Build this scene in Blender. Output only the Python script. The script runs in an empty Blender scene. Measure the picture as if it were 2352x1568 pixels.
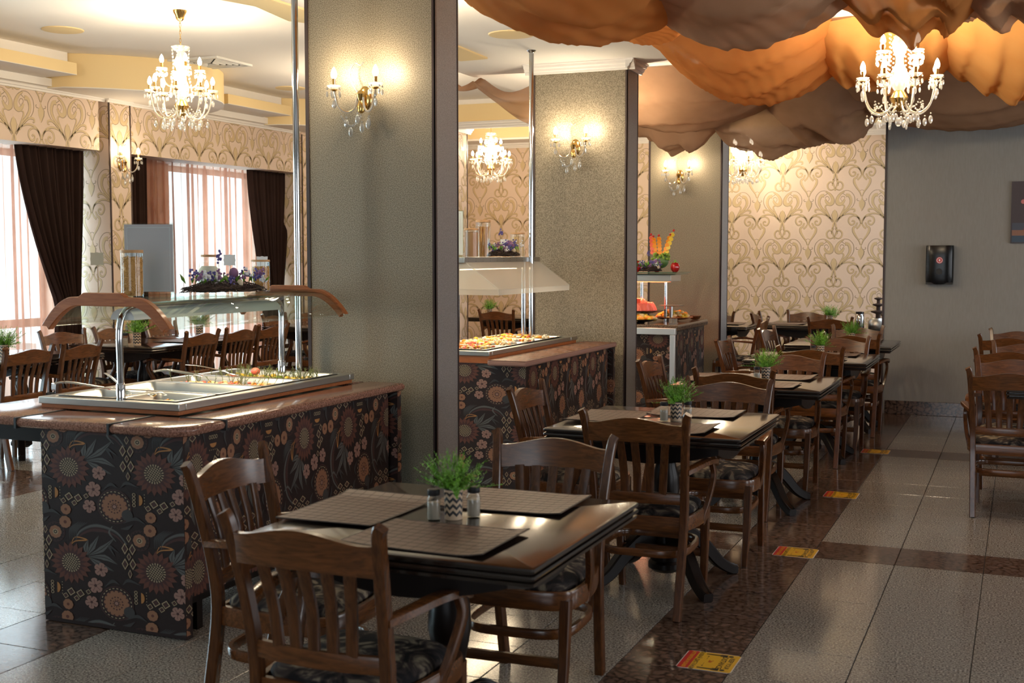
import bpy, bmesh, math, random
from mathutils import Vector, Matrix
random.seed(7)
R = math.radians
PI = math.pi
sc = bpy.context.scene
COL = sc.collection

# ---------------------------------------------------------------- camera, world, lights, exposure
H = 1.65
f_px = 2795.0
cam = bpy.data.cameras.new('camera')
cam.sensor_width = 36.0
cam.lens = 36.0 * f_px / 2352.0
cam.clip_end = 200
camo = bpy.data.objects.new('camera', cam)
COL.objects.link(camo)
Xc = Vector((0.92208448, 0.02748347, -0.3860115))
Yc = Vector((0.38698865, -0.06548532, 0.91975619))
Zc = Vector((0.0, -0.99747498, -0.07101879))
rt = Vector((Xc.x, Yc.x, Zc.x)).normalized()
up = -Vector((Xc.y, Yc.y, Zc.y)).normalized()
bk = -Vector((Xc.z, Yc.z, Zc.z)).normalized()
m3 = Matrix((rt, up, bk)).transposed()
camo.matrix_world = Matrix.Translation((0, 0, H)) @ m3.to_4x4()
cam.dof.use_dof = True
cam.dof.focus_distance = 8.5
cam.dof.aperture_fstop = 5.0
sc.camera = camo

w = bpy.data.worlds.new('world')
sc.world = w
w.use_nodes = True
w.node_tree.nodes['Background'].inputs[0].default_value = (0.80, 0.90, 1.0, 1)
w.node_tree.nodes['Background'].inputs[1].default_value = 4.2

def area(name, loc, rot, sx, sy, power, color):
    l = bpy.data.lights.new(name, 'AREA')
    l.shape = 'RECTANGLE'
    l.size = sx
    l.size_y = sy
    l.energy = power
    l.color = color
    o = bpy.data.objects.new(name, l)
    o.location = loc
    o.rotation_euler = rot
    COL.objects.link(o)
    return o

DAY = (0.62, 0.81, 1.0)
# daylight outside the windows of the left wall (shining in, +X)
for yy, wd in ((9.0, 2.0), (12.7, 2.0), (5.35, 2.0), (1.7, 2.0)):
    area('daylight_left', (-9.82, yy, 1.42), (0, R(-90), 0), 2.6, wd, 200, DAY)
# daylight through the right wall windows; soft ambient fill added at the entrance side
for yy in (3.0, 7.0, 10.5):
    area('daylight_right', (5.35, yy, 1.75), (0, R(90), 0), 2.0, 2.0, 45, (1.0, 0.95, 0.92))
area('fill_entrance', (-1.0, -4.3, 1.7), (R(90), 0, 0), 4.0, 2.0, 18, (1.0, 0.93, 0.86))

sc.view_settings.view_transform = 'Standard'
sc.view_settings.look = 'None'
sc.view_settings.exposure = 0.0
sc.view_settings.gamma = 1.0
sc.view_settings.use_curve_mapping = False
sc.cycles.use_denoising = True
sc.cycles.max_bounces = 7
sc.cycles.diffuse_bounces = 4
sc.cycles.glossy_bounces = 4
sc.cycles.transmission_bounces = 6
sc.cycles.transparent_max_bounces = 24
sc.cycles.sample_clamp_indirect = 4.0
sc.cycles.sample_clamp_direct = 0.0
sc.cycles.caustics_reflective = False
sc.cycles.caustics_refractive = False

# ---------------------------------------------------------------- materials
MATS = {}
def new_mat(name):
    m = bpy.data.materials.new(name)
    m.use_nodes = True
    nt = m.node_tree
    return m, nt, nt.nodes['Principled BSDF']

def P(name, col, rough=0.5, metal=0.0, spec=0.5, coat=0.0, emit=None, es=0.0, bump=None, var=None, sheen=0.0):
    """principled material with optional noise colour variation var=(scale, amount, stretch) and bump=(scale, strength)"""
    if name in MATS: return MATS[name]
    m, nt, b = new_mat(name)
    b.inputs['Base Color'].default_value = (*col, 1)
    b.inputs['Roughness'].default_value = rough
    b.inputs['Metallic'].default_value = metal
    b.inputs['Specular IOR Level'].default_value = spec
    b.inputs['Coat Weight'].default_value = coat
    b.inputs['Coat Roughness'].default_value = 0.08
    b.inputs['Sheen Weight'].default_value = sheen
    if emit:
        b.inputs['Emission Color'].default_value = (*emit, 1)
        b.inputs['Emission Strength'].default_value = es
    tc = nt.nodes.new('ShaderNodeTexCoord')
    if var:
        s, a, st = var
        mp = nt.nodes.new('ShaderNodeMapping')
        mp.inputs['Scale'].default_value = st
        nt.links.new(tc.outputs['Object'], mp.inputs[0])
        n = nt.nodes.new('ShaderNodeTexNoise')
        n.inputs['Scale'].default_value = s
        n.inputs['Detail'].default_value = 4
        nt.links.new(mp.outputs[0], n.inputs['Vector'])
        r = nt.nodes.new('ShaderNodeValToRGB')
        r.color_ramp.elements[0].position = 0.3
        r.color_ramp.elements[1].position = 0.7
        r.color_ramp.elements[0].color = (*[c * (1 - a) for c in col], 1)
        r.color_ramp.elements[1].color = (*[min(1, c * (1 + a)) for c in col], 1)
        nt.links.new(n.outputs[0], r.inputs[0])
        nt.links.new(r.outputs[0], b.inputs['Base Color'])
    if bump:
        n2 = nt.nodes.new('ShaderNodeTexNoise')
        n2.inputs['Scale'].default_value = bump[0]
        nt.links.new(tc.outputs['Object'], n2.inputs['Vector'])
        bp = nt.nodes.new('ShaderNodeBump')
        bp.inputs['Strength'].default_value = bump[1]
        bp.inputs['Distance'].default_value = 0.002
        nt.links.new(n2.outputs[0], bp.inputs['Height'])
        nt.links.new(bp.outputs[0], b.inputs['Normal'])
    MATS[name] = m
    return m

def wood(name, c1, c2, rough=0.28, axis=2, sc_=6):
    m, nt, b = new_mat(name)
    tc = nt.nodes.new('ShaderNodeTexCoord')
    mp = nt.nodes.new('ShaderNodeMapping')
    s = [14, 14, 14]
    s[axis] = 1.6
    mp.inputs['Scale'].default_value = s
    nt.links.new(tc.outputs['Object'], mp.inputs[0])
    n = nt.nodes.new('ShaderNodeTexNoise')
    n.inputs['Scale'].default_value = sc_
    n.inputs['Detail'].default_value = 6
    n.inputs['Distortion'].default_value = 0.8
    nt.links.new(mp.outputs[0], n.inputs['Vector'])
    oi = nt.nodes.new('ShaderNodeObjectInfo')
    r = nt.nodes.new('ShaderNodeValToRGB')
    r.color_ramp.elements[0].position = 0.32
    r.color_ramp.elements[1].position = 0.68
    r.color_ramp.elements[0].color = (*c1, 1)
    r.color_ramp.elements[1].color = (*c2, 1)
    nt.links.new(n.outputs[0], r.inputs[0])
    nt.links.new(r.outputs[0], b.inputs['Base Color'])
    b.inputs['Roughness'].default_value = rough
    b.inputs['Coat Weight'].default_value = 0.22
    b.inputs['Coat Roughness'].default_value = 0.14
    b.inputs['Specular IOR Level'].default_value = 0.35
    MATS[name] = m
    return m

def granite(name, cols, scale, rough, kind='noise'):
    m, nt, b = new_mat(name)
    tc = nt.nodes.new('ShaderNodeTexCoord')
    gm = nt.nodes.new('ShaderNodeNewGeometry')
    if kind == 'noise':
        n = nt.nodes.new('ShaderNodeTexNoise')
        n.inputs['Scale'].default_value = scale
        n.inputs['Detail'].default_value = 3
        n.inputs['Roughness'].default_value = 0.7
        fac = n.outputs[0]
    else:
        wv = nt.nodes.new('ShaderNodeTexNoise')
        wv.inputs['Scale'].default_value = scale * 0.9
        wv.inputs['Detail'].default_value = 3
        nt.links.new(gm.outputs['Position'], wv.inputs['Vector'])
        mx = nt.nodes.new('ShaderNodeMixRGB')
        mx.blend_type = 'ADD'
        mx.inputs[0].default_value = 0.045
        nt.links.new(gm.outputs['Position'], mx.inputs[1])
        nt.links.new(wv.outputs[1], mx.inputs[2])
        n = nt.nodes.new('ShaderNodeTexVoronoi')
        n.feature = 'DISTANCE_TO_EDGE'
        n.inputs['Scale'].default_value = scale
        nt.links.new(mx.outputs[0], n.inputs['Vector'])
        n3 = nt.nodes.new('ShaderNodeTexNoise')
        n3.inputs['Scale'].default_value = scale * 2.2
        n3.inputs['Detail'].default_value = 3
        nt.links.new(gm.outputs['Position'], n3.inputs['Vector'])
        ma = nt.nodes.new('ShaderNodeMath')
        ma.operation = 'MULTIPLY_ADD'
        ma.inputs[1].default_value = 0.55
        ma.inputs[2].default_value = -0.16
        nt.links.new(n3.outputs[0], ma.inputs[0])
        ad = nt.nodes.new('ShaderNodeMath')
        ad.operation = 'ADD'
        nt.links.new(n.outputs[0], ad.inputs[0])
        nt.links.new(ma.outputs[0], ad.inputs[1])
        fac = ad.outputs[0]
    if kind == 'noise':
        nt.links.new(gm.outputs['Position'], n.inputs['Vector'])
    r = nt.nodes.new('ShaderNodeValToRGB')
    r.color_ramp.elements.remove(r.color_ramp.elements[0])
    first = True
    for p, c in cols:
        if first:
            e = r.color_ramp.elements[0]
            e.position = p
            first = False
        else:
            e = r.color_ramp.elements.new(p)
        e.color = (*c, 1)
    nt.links.new(fac, r.inputs[0])
    nt.links.new(r.outputs[0], b.inputs['Base Color'])
    b.inputs['Roughness'].default_value = rough
    MATS[name] = m
    return m

def thin_glass(name, tint=(0.95, 0.98, 0.97), refl=0.035, rough=0.03, diffuse=0.0):
    m = bpy.data.materials.new(name)
    m.use_nodes = True
    nt = m.node_tree
    nt.nodes.clear()
    out = nt.nodes.new('ShaderNodeOutputMaterial')
    t = nt.nodes.new('ShaderNodeBsdfTransparent')
    t.inputs[0].default_value = (*tint, 1)
    g = nt.nodes.new('ShaderNodeBsdfGlossy')
    g.inputs['Roughness'].default_value = rough
    lw = nt.nodes.new('ShaderNodeLayerWeight')
    lw.inputs[0].default_value = 0.5
    pw = nt.nodes.new('ShaderNodeMath')
    pw.operation = 'POWER'
    pw.inputs[1].default_value = 3.0
    nt.links.new(lw.outputs['Facing'], pw.inputs[0])
    ma = nt.nodes.new('ShaderNodeMath')
    ma.operation = 'MULTIPLY_ADD'
    ma.inputs[1].default_value = 0.28
    ma.inputs[2].default_value = refl
    ma.use_clamp = True
    nt.links.new(pw.outputs[0], ma.inputs[0])
    mx = nt.nodes.new('ShaderNodeMixShader')
    nt.links.new(ma.outputs[0], mx.inputs[0])
    nt.links.new(t.outputs[0], mx.inputs[1])
    nt.links.new(g.outputs[0], mx.inputs[2])
    last = mx.outputs[0]
    if diffuse > 0:
        d = nt.nodes.new('ShaderNodeBsdfTranslucent')
        d.inputs[0].default_value = (0.85, 0.84, 0.8, 1)
        d2 = nt.nodes.new('ShaderNodeBsdfDiffuse')
        d2.inputs[0].default_value = (0.85, 0.84, 0.8, 1)
        m1 = nt.nodes.new('ShaderNodeMixShader')
        m1.inputs[0].default_value = 0.5
        nt.links.new(d.outputs[0], m1.inputs[1])
        nt.links.new(d2.outputs[0], m1.inputs[2])
        m2 = nt.nodes.new('ShaderNodeMixShader')
        m2.inputs[0].default_value = diffuse
        nt.links.new(last, m2.inputs[1])
        nt.links.new(m1.outputs[0], m2.inputs[2])
        last = m2.outputs[0]
    nt.links.new(last, out.inputs[0])
    MATS[name] = m
    return m

def cloth(name, col, transp, transl, weave=True, col2=None):
    m = bpy.data.materials.new(name)
    m.use_nodes = True
    nt = m.node_tree
    nt.nodes.clear()
    out = nt.nodes.new('ShaderNodeOutputMaterial')
    d = nt.nodes.new('ShaderNodeBsdfDiffuse')
    tl = nt.nodes.new('ShaderNodeBsdfTranslucent')
    tc = nt.nodes.new('ShaderNodeTexCoord')
    n = nt.nodes.new('ShaderNodeTexNoise')
    n.inputs['Scale'].default_value = 2.5
    n.inputs['Detail'].default_value = 5
    nt.links.new(tc.outputs['Object'], n.inputs['Vector'])
    r = nt.nodes.new('ShaderNodeValToRGB')
    r.color_ramp.elements[0].position = 0.35
    r.color_ramp.elements[1].position = 0.65
    c2 = col2 or tuple(c * 0.82 for c in col)
    r.color_ramp.elements[0].color = (*c2, 1)
    r.color_ramp.elements[1].color = (*col, 1)
    nt.links.new(n.outputs[0], r.inputs[0])
    nt.links.new(r.outputs[0], d.inputs[0])
    nt.links.new(r.outputs[0], tl.inputs[0])
    m1 = nt.nodes.new('ShaderNodeMixShader')
    m1.inputs[0].default_value = transl
    nt.links.new(d.outputs[0], m1.inputs[1])
    nt.links.new(tl.outputs[0], m1.inputs[2])
    t = nt.nodes.new('ShaderNodeBsdfTransparent')
    m2 = nt.nodes.new('ShaderNodeMixShader')
    m2.inputs[0].default_value = transp
    nt.links.new(m1.outputs[0], m2.inputs[1])
    nt.links.new(t.outputs[0], m2.inputs[2])
    nt.links.new(m2.outputs[0], out.inputs[0])
    MATS[name] = m
    return m

M = dict(
    chair=wood('chair_wood', (0.050, 0.0165, 0.0050), (0.105, 0.036, 0.0100), 0.27),
    chair_d=wood('chair_wood_cross_lit', (0.070, 0.024, 0.0070), (0.145, 0.051, 0.0140), 0.27, axis=0),  # cross-grain pieces, base colour lightened for bulb light on the crest rails
    arch=wood('arch_wood', (0.27, 0.075, 0.018), (0.40, 0.125, 0.034), 0.42, axis=0),
    table=P('table_lacquer', (0.013, 0.008, 0.006), 0.16, spec=0.5, coat=0.4, var=(9, 0.3, (8, 1, 1))),
    tableleg=P('table_dark_wood', (0.009, 0.0055, 0.0045), 0.34, spec=0.2),
    mat_=P('placemat_brown', (0.115, 0.052, 0.032), 0.40, bump=(220, 0.2)),
    gridline=P('placemat_line', (0.022, 0.011, 0.008), 0.5),
    steel=P('brushed_steel', (0.50, 0.50, 0.48), 0.3, 1.0, bump=(120, 0.08)),
    chrome=P('chrome', (0.60, 0.61, 0.62), 0.10, 1.0),
    lightsteel=P('satin_aluminium', (0.75, 0.77, 0.78), 0.38, 0.85),
    gold=P('polished_brass', (0.78, 0.50, 0.17), 0.18, 1.0),
    white=P('white_plaster', (0.80, 0.75, 0.68), 0.75, bump=(25, 0.05)),
    ceilw=P('ceiling_white', (0.86, 0.82, 0.77), 0.8),
    yellow=P('cream_yellow_paint', (0.80, 0.62, 0.33), 0.7),
    cornice=P('cornice_white', (0.80, 0.76, 0.71), 0.6),
    trim=P('dark_brown_trim', (0.035, 0.016, 0.014), 0.4),
    greywall=P('grey_linen_wallpaper', (0.262, 0.25, 0.232), 0.75, var=(90, 0.05, (1, 1, 0.15)), bump=(160, 0.15)),
    paper=P('paper_white', (0.80, 0.80, 0.82), 0.6),
    papergrey=P('paper_back_grey', (0.66, 0.57, 0.60), 0.6),
    board=P('cardboard_tag', (0.60, 0.50, 0.34), 0.7),
    black=P('black_plastic', (0.006, 0.006, 0.007), 0.22, spec=0.3),
    blackmatt=P('black_rubber', (0.01, 0.01, 0.011), 0.5),
    red=P('glossy_red', (0.42, 0.012, 0.012), 0.2, coat=0.5),
    orange=P('orange_flesh', (0.85, 0.30, 0.02), 0.45),
    lemon=P('yellow_flesh', (0.75, 0.52, 0.05), 0.45),
    lime=P('green_grape', (0.25, 0.38, 0.04), 0.35),
    melon=P('watermelon_flesh', (0.85, 0.16, 0.10), 0.4),
    rind=P('watermelon_rind', (0.10, 0.20, 0.05), 0.4),
    pale=P('pale_food', (0.72, 0.55, 0.28), 0.5),
    leaf=P('plastic_leaf', (0.13, 0.31, 0.022), 0.5, var=(30, 0.5, (1, 1, 1))),
    herb=P('rosemary', (0.16, 0.19, 0.06), 0.6),
    lavender=P('lavender_blue', (0.10, 0.08, 0.28), 0.6),
    mauve=P('mauve_petals', (0.25, 0.12, 0.24), 0.6),
    twig=P('dark_twig', (0.035, 0.018, 0.013), 0.7),
    pasta=P('dry_pasta', (0.62, 0.33, 0.10), 0.5, bump=(80, 0.4)),
    rice=P('rice_grain', (0.66, 0.62, 0.50), 0.6, bump=(260, 0.6)),
    cork=P('bamboo_lid', (0.50, 0.28, 0.12), 0.5),
    cream=P('cup_cream', (0.50, 0.36, 0.24), 0.6),
    salt=P('salt', (0.31, 0.245, 0.19), 0.6),
    granite_l=granite('granite_light', [(0.36, (0.05, 0.042, 0.035)), (0.47, (0.17, 0.15, 0.13)), (0.56, (0.30, 0.27, 0.235)), (0.66, (0.44, 0.40, 0.35))], 115, 0.13),
    granite_d=granite('granite_brown', [(0.03, (0.010, 0.007, 0.006)), (0.12, (0.026, 0.016, 0.012)), (0.19, (0.090, 0.054, 0.039)), (0.42, (0.135, 0.083, 0.060))], 21, 0.13, 'vor'),
    granite_t=granite('granite_red_top', [(0.36, (0.11, 0.05, 0.035)), (0.5, (0.24, 0.115, 0.08)), (0.64, (0.36, 0.19, 0.14))], 120, 0.14),
    grout=P('grout', (0.035, 0.028, 0.024), 0.8),
    curtain=cloth('dark_brown_curtain', (0.034, 0.019, 0.015), 0.0, 0.12),
    sheer=cloth('rose_sheer', (0.46, 0.22, 0.15), 0.30, 0.45, col2=(0.36, 0.16, 0.105)),
    sheer_w=cloth('white_sheer', (0.75, 0.68, 0.66), 0.5, 0.6),
    rust=cloth('rust_organza', (0.76, 0.33, 0.10), 0.10, 0.5, col2=(0.64, 0.25, 0.07)),
    rust_lit=cloth('lamplit_rust_organza', (0.92, 0.50, 0.17), 0.08, 0.5, col2=(0.82, 0.40, 0.12)),  # rust fabric with the nearby chandelier's light put into its colour
    taupe=cloth('taupe_organza', (0.56, 0.34, 0.21), 0.14, 0.5, col2=(0.44, 0.26, 0.155)),
    glass=thin_glass('clear_glass'),
    glass_g=thin_glass('greenish_glass', (0.90, 0.95, 0.92), 0.05),
    acrylic=thin_glass('frosty_acrylic', (0.93, 0.92, 0.88), 0.05, 0.15, 0.36),
    crystal=thin_glass('crystal', (0.90, 0.88, 0.84), 0.38, 0.04, 0.30),
    bulb=P('bulb_lit', (1, 1, 1), 0.5, emit=(1.0, 0.86, 0.64), es=30.0),
    heat=P('heat_lamp_red', (1, 0.3, 0.1), 0.5, emit=(1.0, 0.16, 0.05), es=9.0),
    warm_tube=P('lit_warm_tube', (1, 1, 1), 0.5, emit=(1.0, 0.78, 0.5), es=7.0),
    housing=P('white_enamel', (0.72, 0.72, 0.70), 0.35),
    bronze_wall=None,
)
# pillar wallpaper: grainy bronze vinyl
def pillar_paper(name, c1, c2, rough):
    m, nt, b = new_mat(name)
    tc = nt.nodes.new('ShaderNodeTexCoord')
    n = nt.nodes.new('ShaderNodeTexNoise')
    n.inputs['Scale'].default_value = 190
    n.inputs['Detail'].default_value = 2
    nt.links.new(tc.outputs['Object'], n.inputs['Vector'])
    r = nt.nodes.new('ShaderNodeValToRGB')
    r.color_ramp.elements[0].position = 0.38
    r.color_ramp.elements[1].position = 0.62
    r.color_ramp.elements[0].color = (*c1, 1)
    r.color_ramp.elements[1].color = (*c2, 1)
    nt.links.new(n.outputs[0], r.inputs[0])
    nt.links.new(r.outputs[0], b.inputs['Base Color'])
    b.inputs['Roughness'].default_value = rough
    b.inputs['Metallic'].default_value = 0.15
    bp = nt.nodes.new('ShaderNodeBump')
    bp.inputs['Strength'].default_value = 0.5
    bp.inputs['Distance'].default_value = 0.002
    nt.links.new(n.outputs[0], bp.inputs['Height'])
    nt.links.new(bp.outputs[0], b.inputs['Normal'])
    MATS[name] = m
    return m
M['bronze_wall'] = pillar_paper('bronze_grain_wallpaper', (0.145, 0.114, 0.071), (0.335, 0.28, 0.197), 0.5)
M['side_wall'] = pillar_paper('grey_side_wallpaper', (0.17, 0.155, 0.145), (0.25, 0.23, 0.22), 0.55)
# seat fabric: dark with pale feathery leaves
def seat_fabric():
    m, nt, b = new_mat('seat_fabric')
    tc = nt.nodes.new('ShaderNodeTexCoord')
    wv = nt.nodes.new('ShaderNodeTexNoise')
    wv.inputs['Scale'].default_value = 7.5
    wv.inputs['Distortion'].default_value = 2.6
    wv.inputs['Detail'].default_value = 3
    nt.links.new(tc.outputs['Object'], wv.inputs['Vector'])
    r = nt.nodes.new('ShaderNodeValToRGB')
    els = r.color_ramp.elements
    els[0].position = 0.42
    els[0].color = (0.012, 0.011, 0.012, 1)
    els[1].position = 0.66
    els[1].color = (0.26, 0.215, 0.15, 1)
    e = els.new(0.52)
    e.color = (0.045, 0.034, 0.03, 1)
    nt.links.new(wv.outputs[0], r.inputs[0])
    nt.links.new(r.outputs[0], b.inputs['Base Color'])
    b.inputs['Roughness'].default_value = 0.9
    b.inputs['Specular IOR Level'].default_value = 0.15
    return m
M['seat'] = seat_fabric()

# ---------------------------------------------------------------- mesh helpers
class MB:
    def __init__(s):
        s.v, s.f, s.m = [], [], []
    def add(s, vs, fs, m=0):
        o = len(s.v)
        s.v += [tuple(p) for p in vs]
        s.f += [tuple(i + o for i in f) for f in fs]
        s.m += [m] * len(fs)
        return s
    def box(s, x0, x1, y0, y1, z0, z1, m=0):
        return s.add([(x0, y0, z0), (x1, y0, z0), (x1, y1, z0), (x0, y1, z0), (x0, y0, z1), (x1, y0, z1), (x1, y1, z1), (x0, y1, z1)],
                     [(0, 3, 2, 1), (4, 5, 6, 7), (0, 1, 5, 4), (1, 2, 6, 5), (2, 3, 7, 6), (3, 0, 4, 7)], m)
    def prism(s, poly, a0, a1, axis='z', m=0):
        n = len(poly)
        def P3(p, a):
            return {'z': (p[0], p[1], a), 'y': (p[0], a, p[1]), 'x': (a, p[0], p[1])}[axis]
        vs = [P3(p, a0) for p in poly] + [P3(p, a1) for p in poly]
        fs = [tuple(range(n))[::-1], tuple(range(n, 2 * n))] + [(i, (i + 1) % n, n + (i + 1) % n, n + i) for i in range(n)]
        return s.add(vs, fs, m)
    def lathe(s, prof, n=20, c=(0, 0, 0), m=0, mtx=None):
        vs, fs = [], []
        for r, z in prof:
            for k in range(n):
                a = 2 * PI * k / n
                p = Vector((c[0] + r * math.cos(a), c[1] + r * math.sin(a), c[2] + z))
                if mtx: p = mtx @ p
                vs.append(p)
        for i in range(len(prof) - 1):
            for k in range(n):
                a, b = i * n + k, i * n + (k + 1) % n
                fs.append((a, b, b + n, a + n))
        if prof[0][0] > 1e-5: fs.append(tuple(range(n))[::-1])
        if prof[-1][0] > 1e-5: fs.append(tuple(range((len(prof) - 1) * n, len(prof) * n)))
        return s.add(vs, fs, m)
    def sweep(s, pts, sec, n=8, m=0, up=(0, 0, 1), closed=False, rect=False, cap=True):
        """pts path; sec: (w,h) or list; w along side vector (T x up), h along up-ish"""
        pts = [Vector(p) for p in pts]
        N = len(pts)
        if not isinstance(sec, list): sec = [sec] * N
        if len(sec) != N:
            sec = [tuple(sec[0][j] + (sec[-1][j] - sec[0][j]) * i / (N - 1) for j in (0, 1)) for i in range(N)]
        up = Vector(up)
        if rect:
            shape = [(-.5, -.38), (-.38, -.5), (.38, -.5), (.5, -.38), (.5, .38), (.38, .5), (-.38, .5), (-.5, .38)]
        else:
            shape = [(.5 * math.cos(2 * PI * k / n), .5 * math.sin(2 * PI * k / n)) for k in range(n)]
        K = len(shape)
        vs, fs = [], []
        for i, p in enumerate(pts):
            if closed: T = pts[(i + 1) % N] - pts[i - 1]
            else: T = pts[min(i + 1, N - 1)] - pts[max(i - 1, 0)]
            T.normalize()
            S = T.cross(up)
            if S.length < 1e-4: S = T.cross(Vector((1, 0.01, 0)))
            S.normalize()
            U = S.cross(T).normalized()
            wd, h = sec[i]
            for a, b in shape: vs.append(p + S * a * wd + U * b * h)
        rng = N if closed else N - 1
        for i in range(rng):
            for k in range(K):
                a, b = i * K + k, i * K + (k + 1) % K
                j = (i + 1) % N
                c, d = j * K + (k + 1) % K, j * K + k
                fs.append((a, b, c, d))
        if not closed and cap:
            fs.append(tuple(range(K))[::-1])
            fs.append(tuple(range((N - 1) * K, N * K)))
        return s.add(vs, fs, m)
    def grid(s, fn, nu, nv, m=0, closeu=False):
        vs, fs = [], []
        for i in range(nu + (0 if closeu else 1)):
            for j in range(nv + 1): vs.append(fn(i / nu, j / nv))
        nn = nu if closeu else nu + 1
        for i in range(nu):
            for j in range(nv):
                a = i * (nv + 1) + j
                b = ((i + 1) % nn) * (nv + 1) + j
                fs.append((a, b, b + 1, a + 1))
        return s.add(vs, fs, m)
    def ball(s, c, r, m=0, nu=8, nv=5, sz=(1, 1, 1)):
        prof = [(max(1e-6, r * math.sin(PI * j / nv)), -r * math.cos(PI * j / nv)) for j in range(nv + 1)]
        mt = Matrix.Translation(c) @ Matrix.Diagonal((*sz, 1))
        return s.lathe(prof, nu, (0, 0, 0), m, mt)
    def build(s, name, mats, parent=None, smooth=True, bevel=0, solid=0, ang=38):
        me = bpy.data.meshes.new(name)
        me.from_pydata(s.v, [], s.f)
        if not isinstance(mats, (list, tuple)): mats = [mats]
        for mt in mats: me.materials.append(mt)
        if len(mats) > 1: me.polygons.foreach_set('material_index', s.m)
        me.polygons.foreach_set('use_smooth', [smooth] * len(s.f))
        me.update()
        if smooth: me.set_sharp_from_angle(angle=R(ang))
        o = bpy.data.objects.new(name, me)
        COL.objects.link(o)
        if parent: o.parent = parent
        if bevel:
            md = o.modifiers.new('bevel', 'BEVEL')
            md.width = bevel
            md.segments = 2
            md.limit_method = 'ANGLE'
        if solid:
            md = o.modifiers.new('solid', 'SOLIDIFY')
            md.thickness = solid
            md.offset = 0
        return o

def spl(pts, n=6):
    """catmull-rom through points"""
    P_ = [Vector(p) for p in pts]
    P_ = [P_[0] * 2 - P_[1]] + P_ + [P_[-1] * 2 - P_[-2]]
    out = []
    for i in range(1, len(P_) - 2):
        for k in range(n):
            t = k / n
            a, b, c, d = P_[i - 1], P_[i], P_[i + 1], P_[i + 2]
            out.append(0.5 * ((2 * b) + (c - a) * t + (2 * a - 5 * b + 4 * c - d) * t * t + (3 * b - a - 3 * c + d) * t ** 3))
    out.append(P_[-2])
    return out

def tag(o, label=None, cat=None, group=None, kind=None):
    if label: o['label'] = label
    if cat: o['category'] = cat
    if group: o['group'] = group
    if kind: o['kind'] = kind
    return o

def thing(name, label, cat, loc=(0, 0, 0), rz=0.0, group=None):
    o = bpy.data.objects.new(name, None)
    o.empty_display_size = 0.1
    o.location = loc
    o.rotation_euler = (0, 0, rz)
    COL.objects.link(o)
    return tag(o, label, cat, group)

def kids(o):
    return [c for c in bpy.data.objects if c.parent == o]
CH = {}
def snapshot(root):
    """remember the child tree of a prototype so that copying is quick"""
    CH[root.name] = [(c, [g for g in kids(c)]) for c in kids(root)]
def dup(root, loc, rz, label, group=None, sc_=1.0):
    r = root.copy()
    COL.objects.link(r)
    r.location = loc
    r.rotation_euler = (0, 0, rz)
    r.scale = (sc_,) * 3
    r['label'] = label
    if group: r['group'] = group
    for c, gs in CH[root.name]:
        d = c.copy()
        COL.objects.link(d)
        d.parent = r
        for g in gs:
            e = g.copy()
            COL.objects.link(e)
            e.parent = d
    return r
USED = set()
def place(proto, loc, rz, label, group=None, sc_=1.0):
    if proto.name not in USED:
        USED.add(proto.name)
        proto.location = loc
        proto.rotation_euler = (0, 0, rz)
        proto.scale = (sc_,) * 3
        proto['label'] = label
        if group: proto['group'] = group
        return proto
    return dup(proto, loc, rz, label, group, sc_)

def struct(name, mb, mats, **k):
    o = mb.build(name, mats, **k)
    o['kind'] = 'structure'
    return o

# ---------------------------------------------------------------- flat print artwork (polygons laid on a plane)
def clip_poly(poly, x0, x1, y0, y1):
    def cut(p, ax, lim, sgn):
        out = []
        for i in range(len(p)):
            a, b = p[i - 1], p[i]
            ia, ib = sgn * (a[ax] - lim) >= 0, sgn * (b[ax] - lim) >= 0
            if ia != ib:
                t = (lim - a[ax]) / (b[ax] - a[ax])
                out.append((a[0] + (b[0] - a[0]) * t, a[1] + (b[1] - a[1]) * t))
            if ib: out.append(b)
        return out
    for ax, lim, sg in ((0, x0, 1), (0, x1, -1), (1, y0, 1), (1, y1, -1)):
        poly = cut(poly, ax, lim, sg)
        if len(poly) < 3: return []
    return poly

def ribbon(pts, w0, wm, w1):
    """list of quads along a 2-D curve, width varying w0 -> wm (middle) -> w1"""
    p = [(v.x, v.y) for v in spl([(a, b, 0) for a, b in pts], 4)]
    n = len(p)
    L, Rr = [], []
    for i in range(n):
        a, b = p[max(0, i - 1)], p[min(n - 1, i + 1)]
        dx, dy = b[0] - a[0], b[1] - a[1]
        l = math.hypot(dx, dy) or 1
        t = i / (n - 1)
        ww = (w0 + (wm - w0) * (t / .5)) if t < .5 else (wm + (w1 - wm) * ((t - .5) / .5))
        nx, ny = -dy / l * ww / 2, dx / l * ww / 2
        L.append((p[i][0] + nx, p[i][1] + ny))
        Rr.append((p[i][0] - nx, p[i][1] - ny))
    return [[L[i], L[i + 1], Rr[i + 1], Rr[i]] for i in range(n - 1)]

def circ(cx, cy, r, n=16, rx=None):
    return [(cx + r * math.cos(2 * PI * k / n), cy + (rx or r) * math.sin(2 * PI * k / n)) for k in range(n)]

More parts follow.
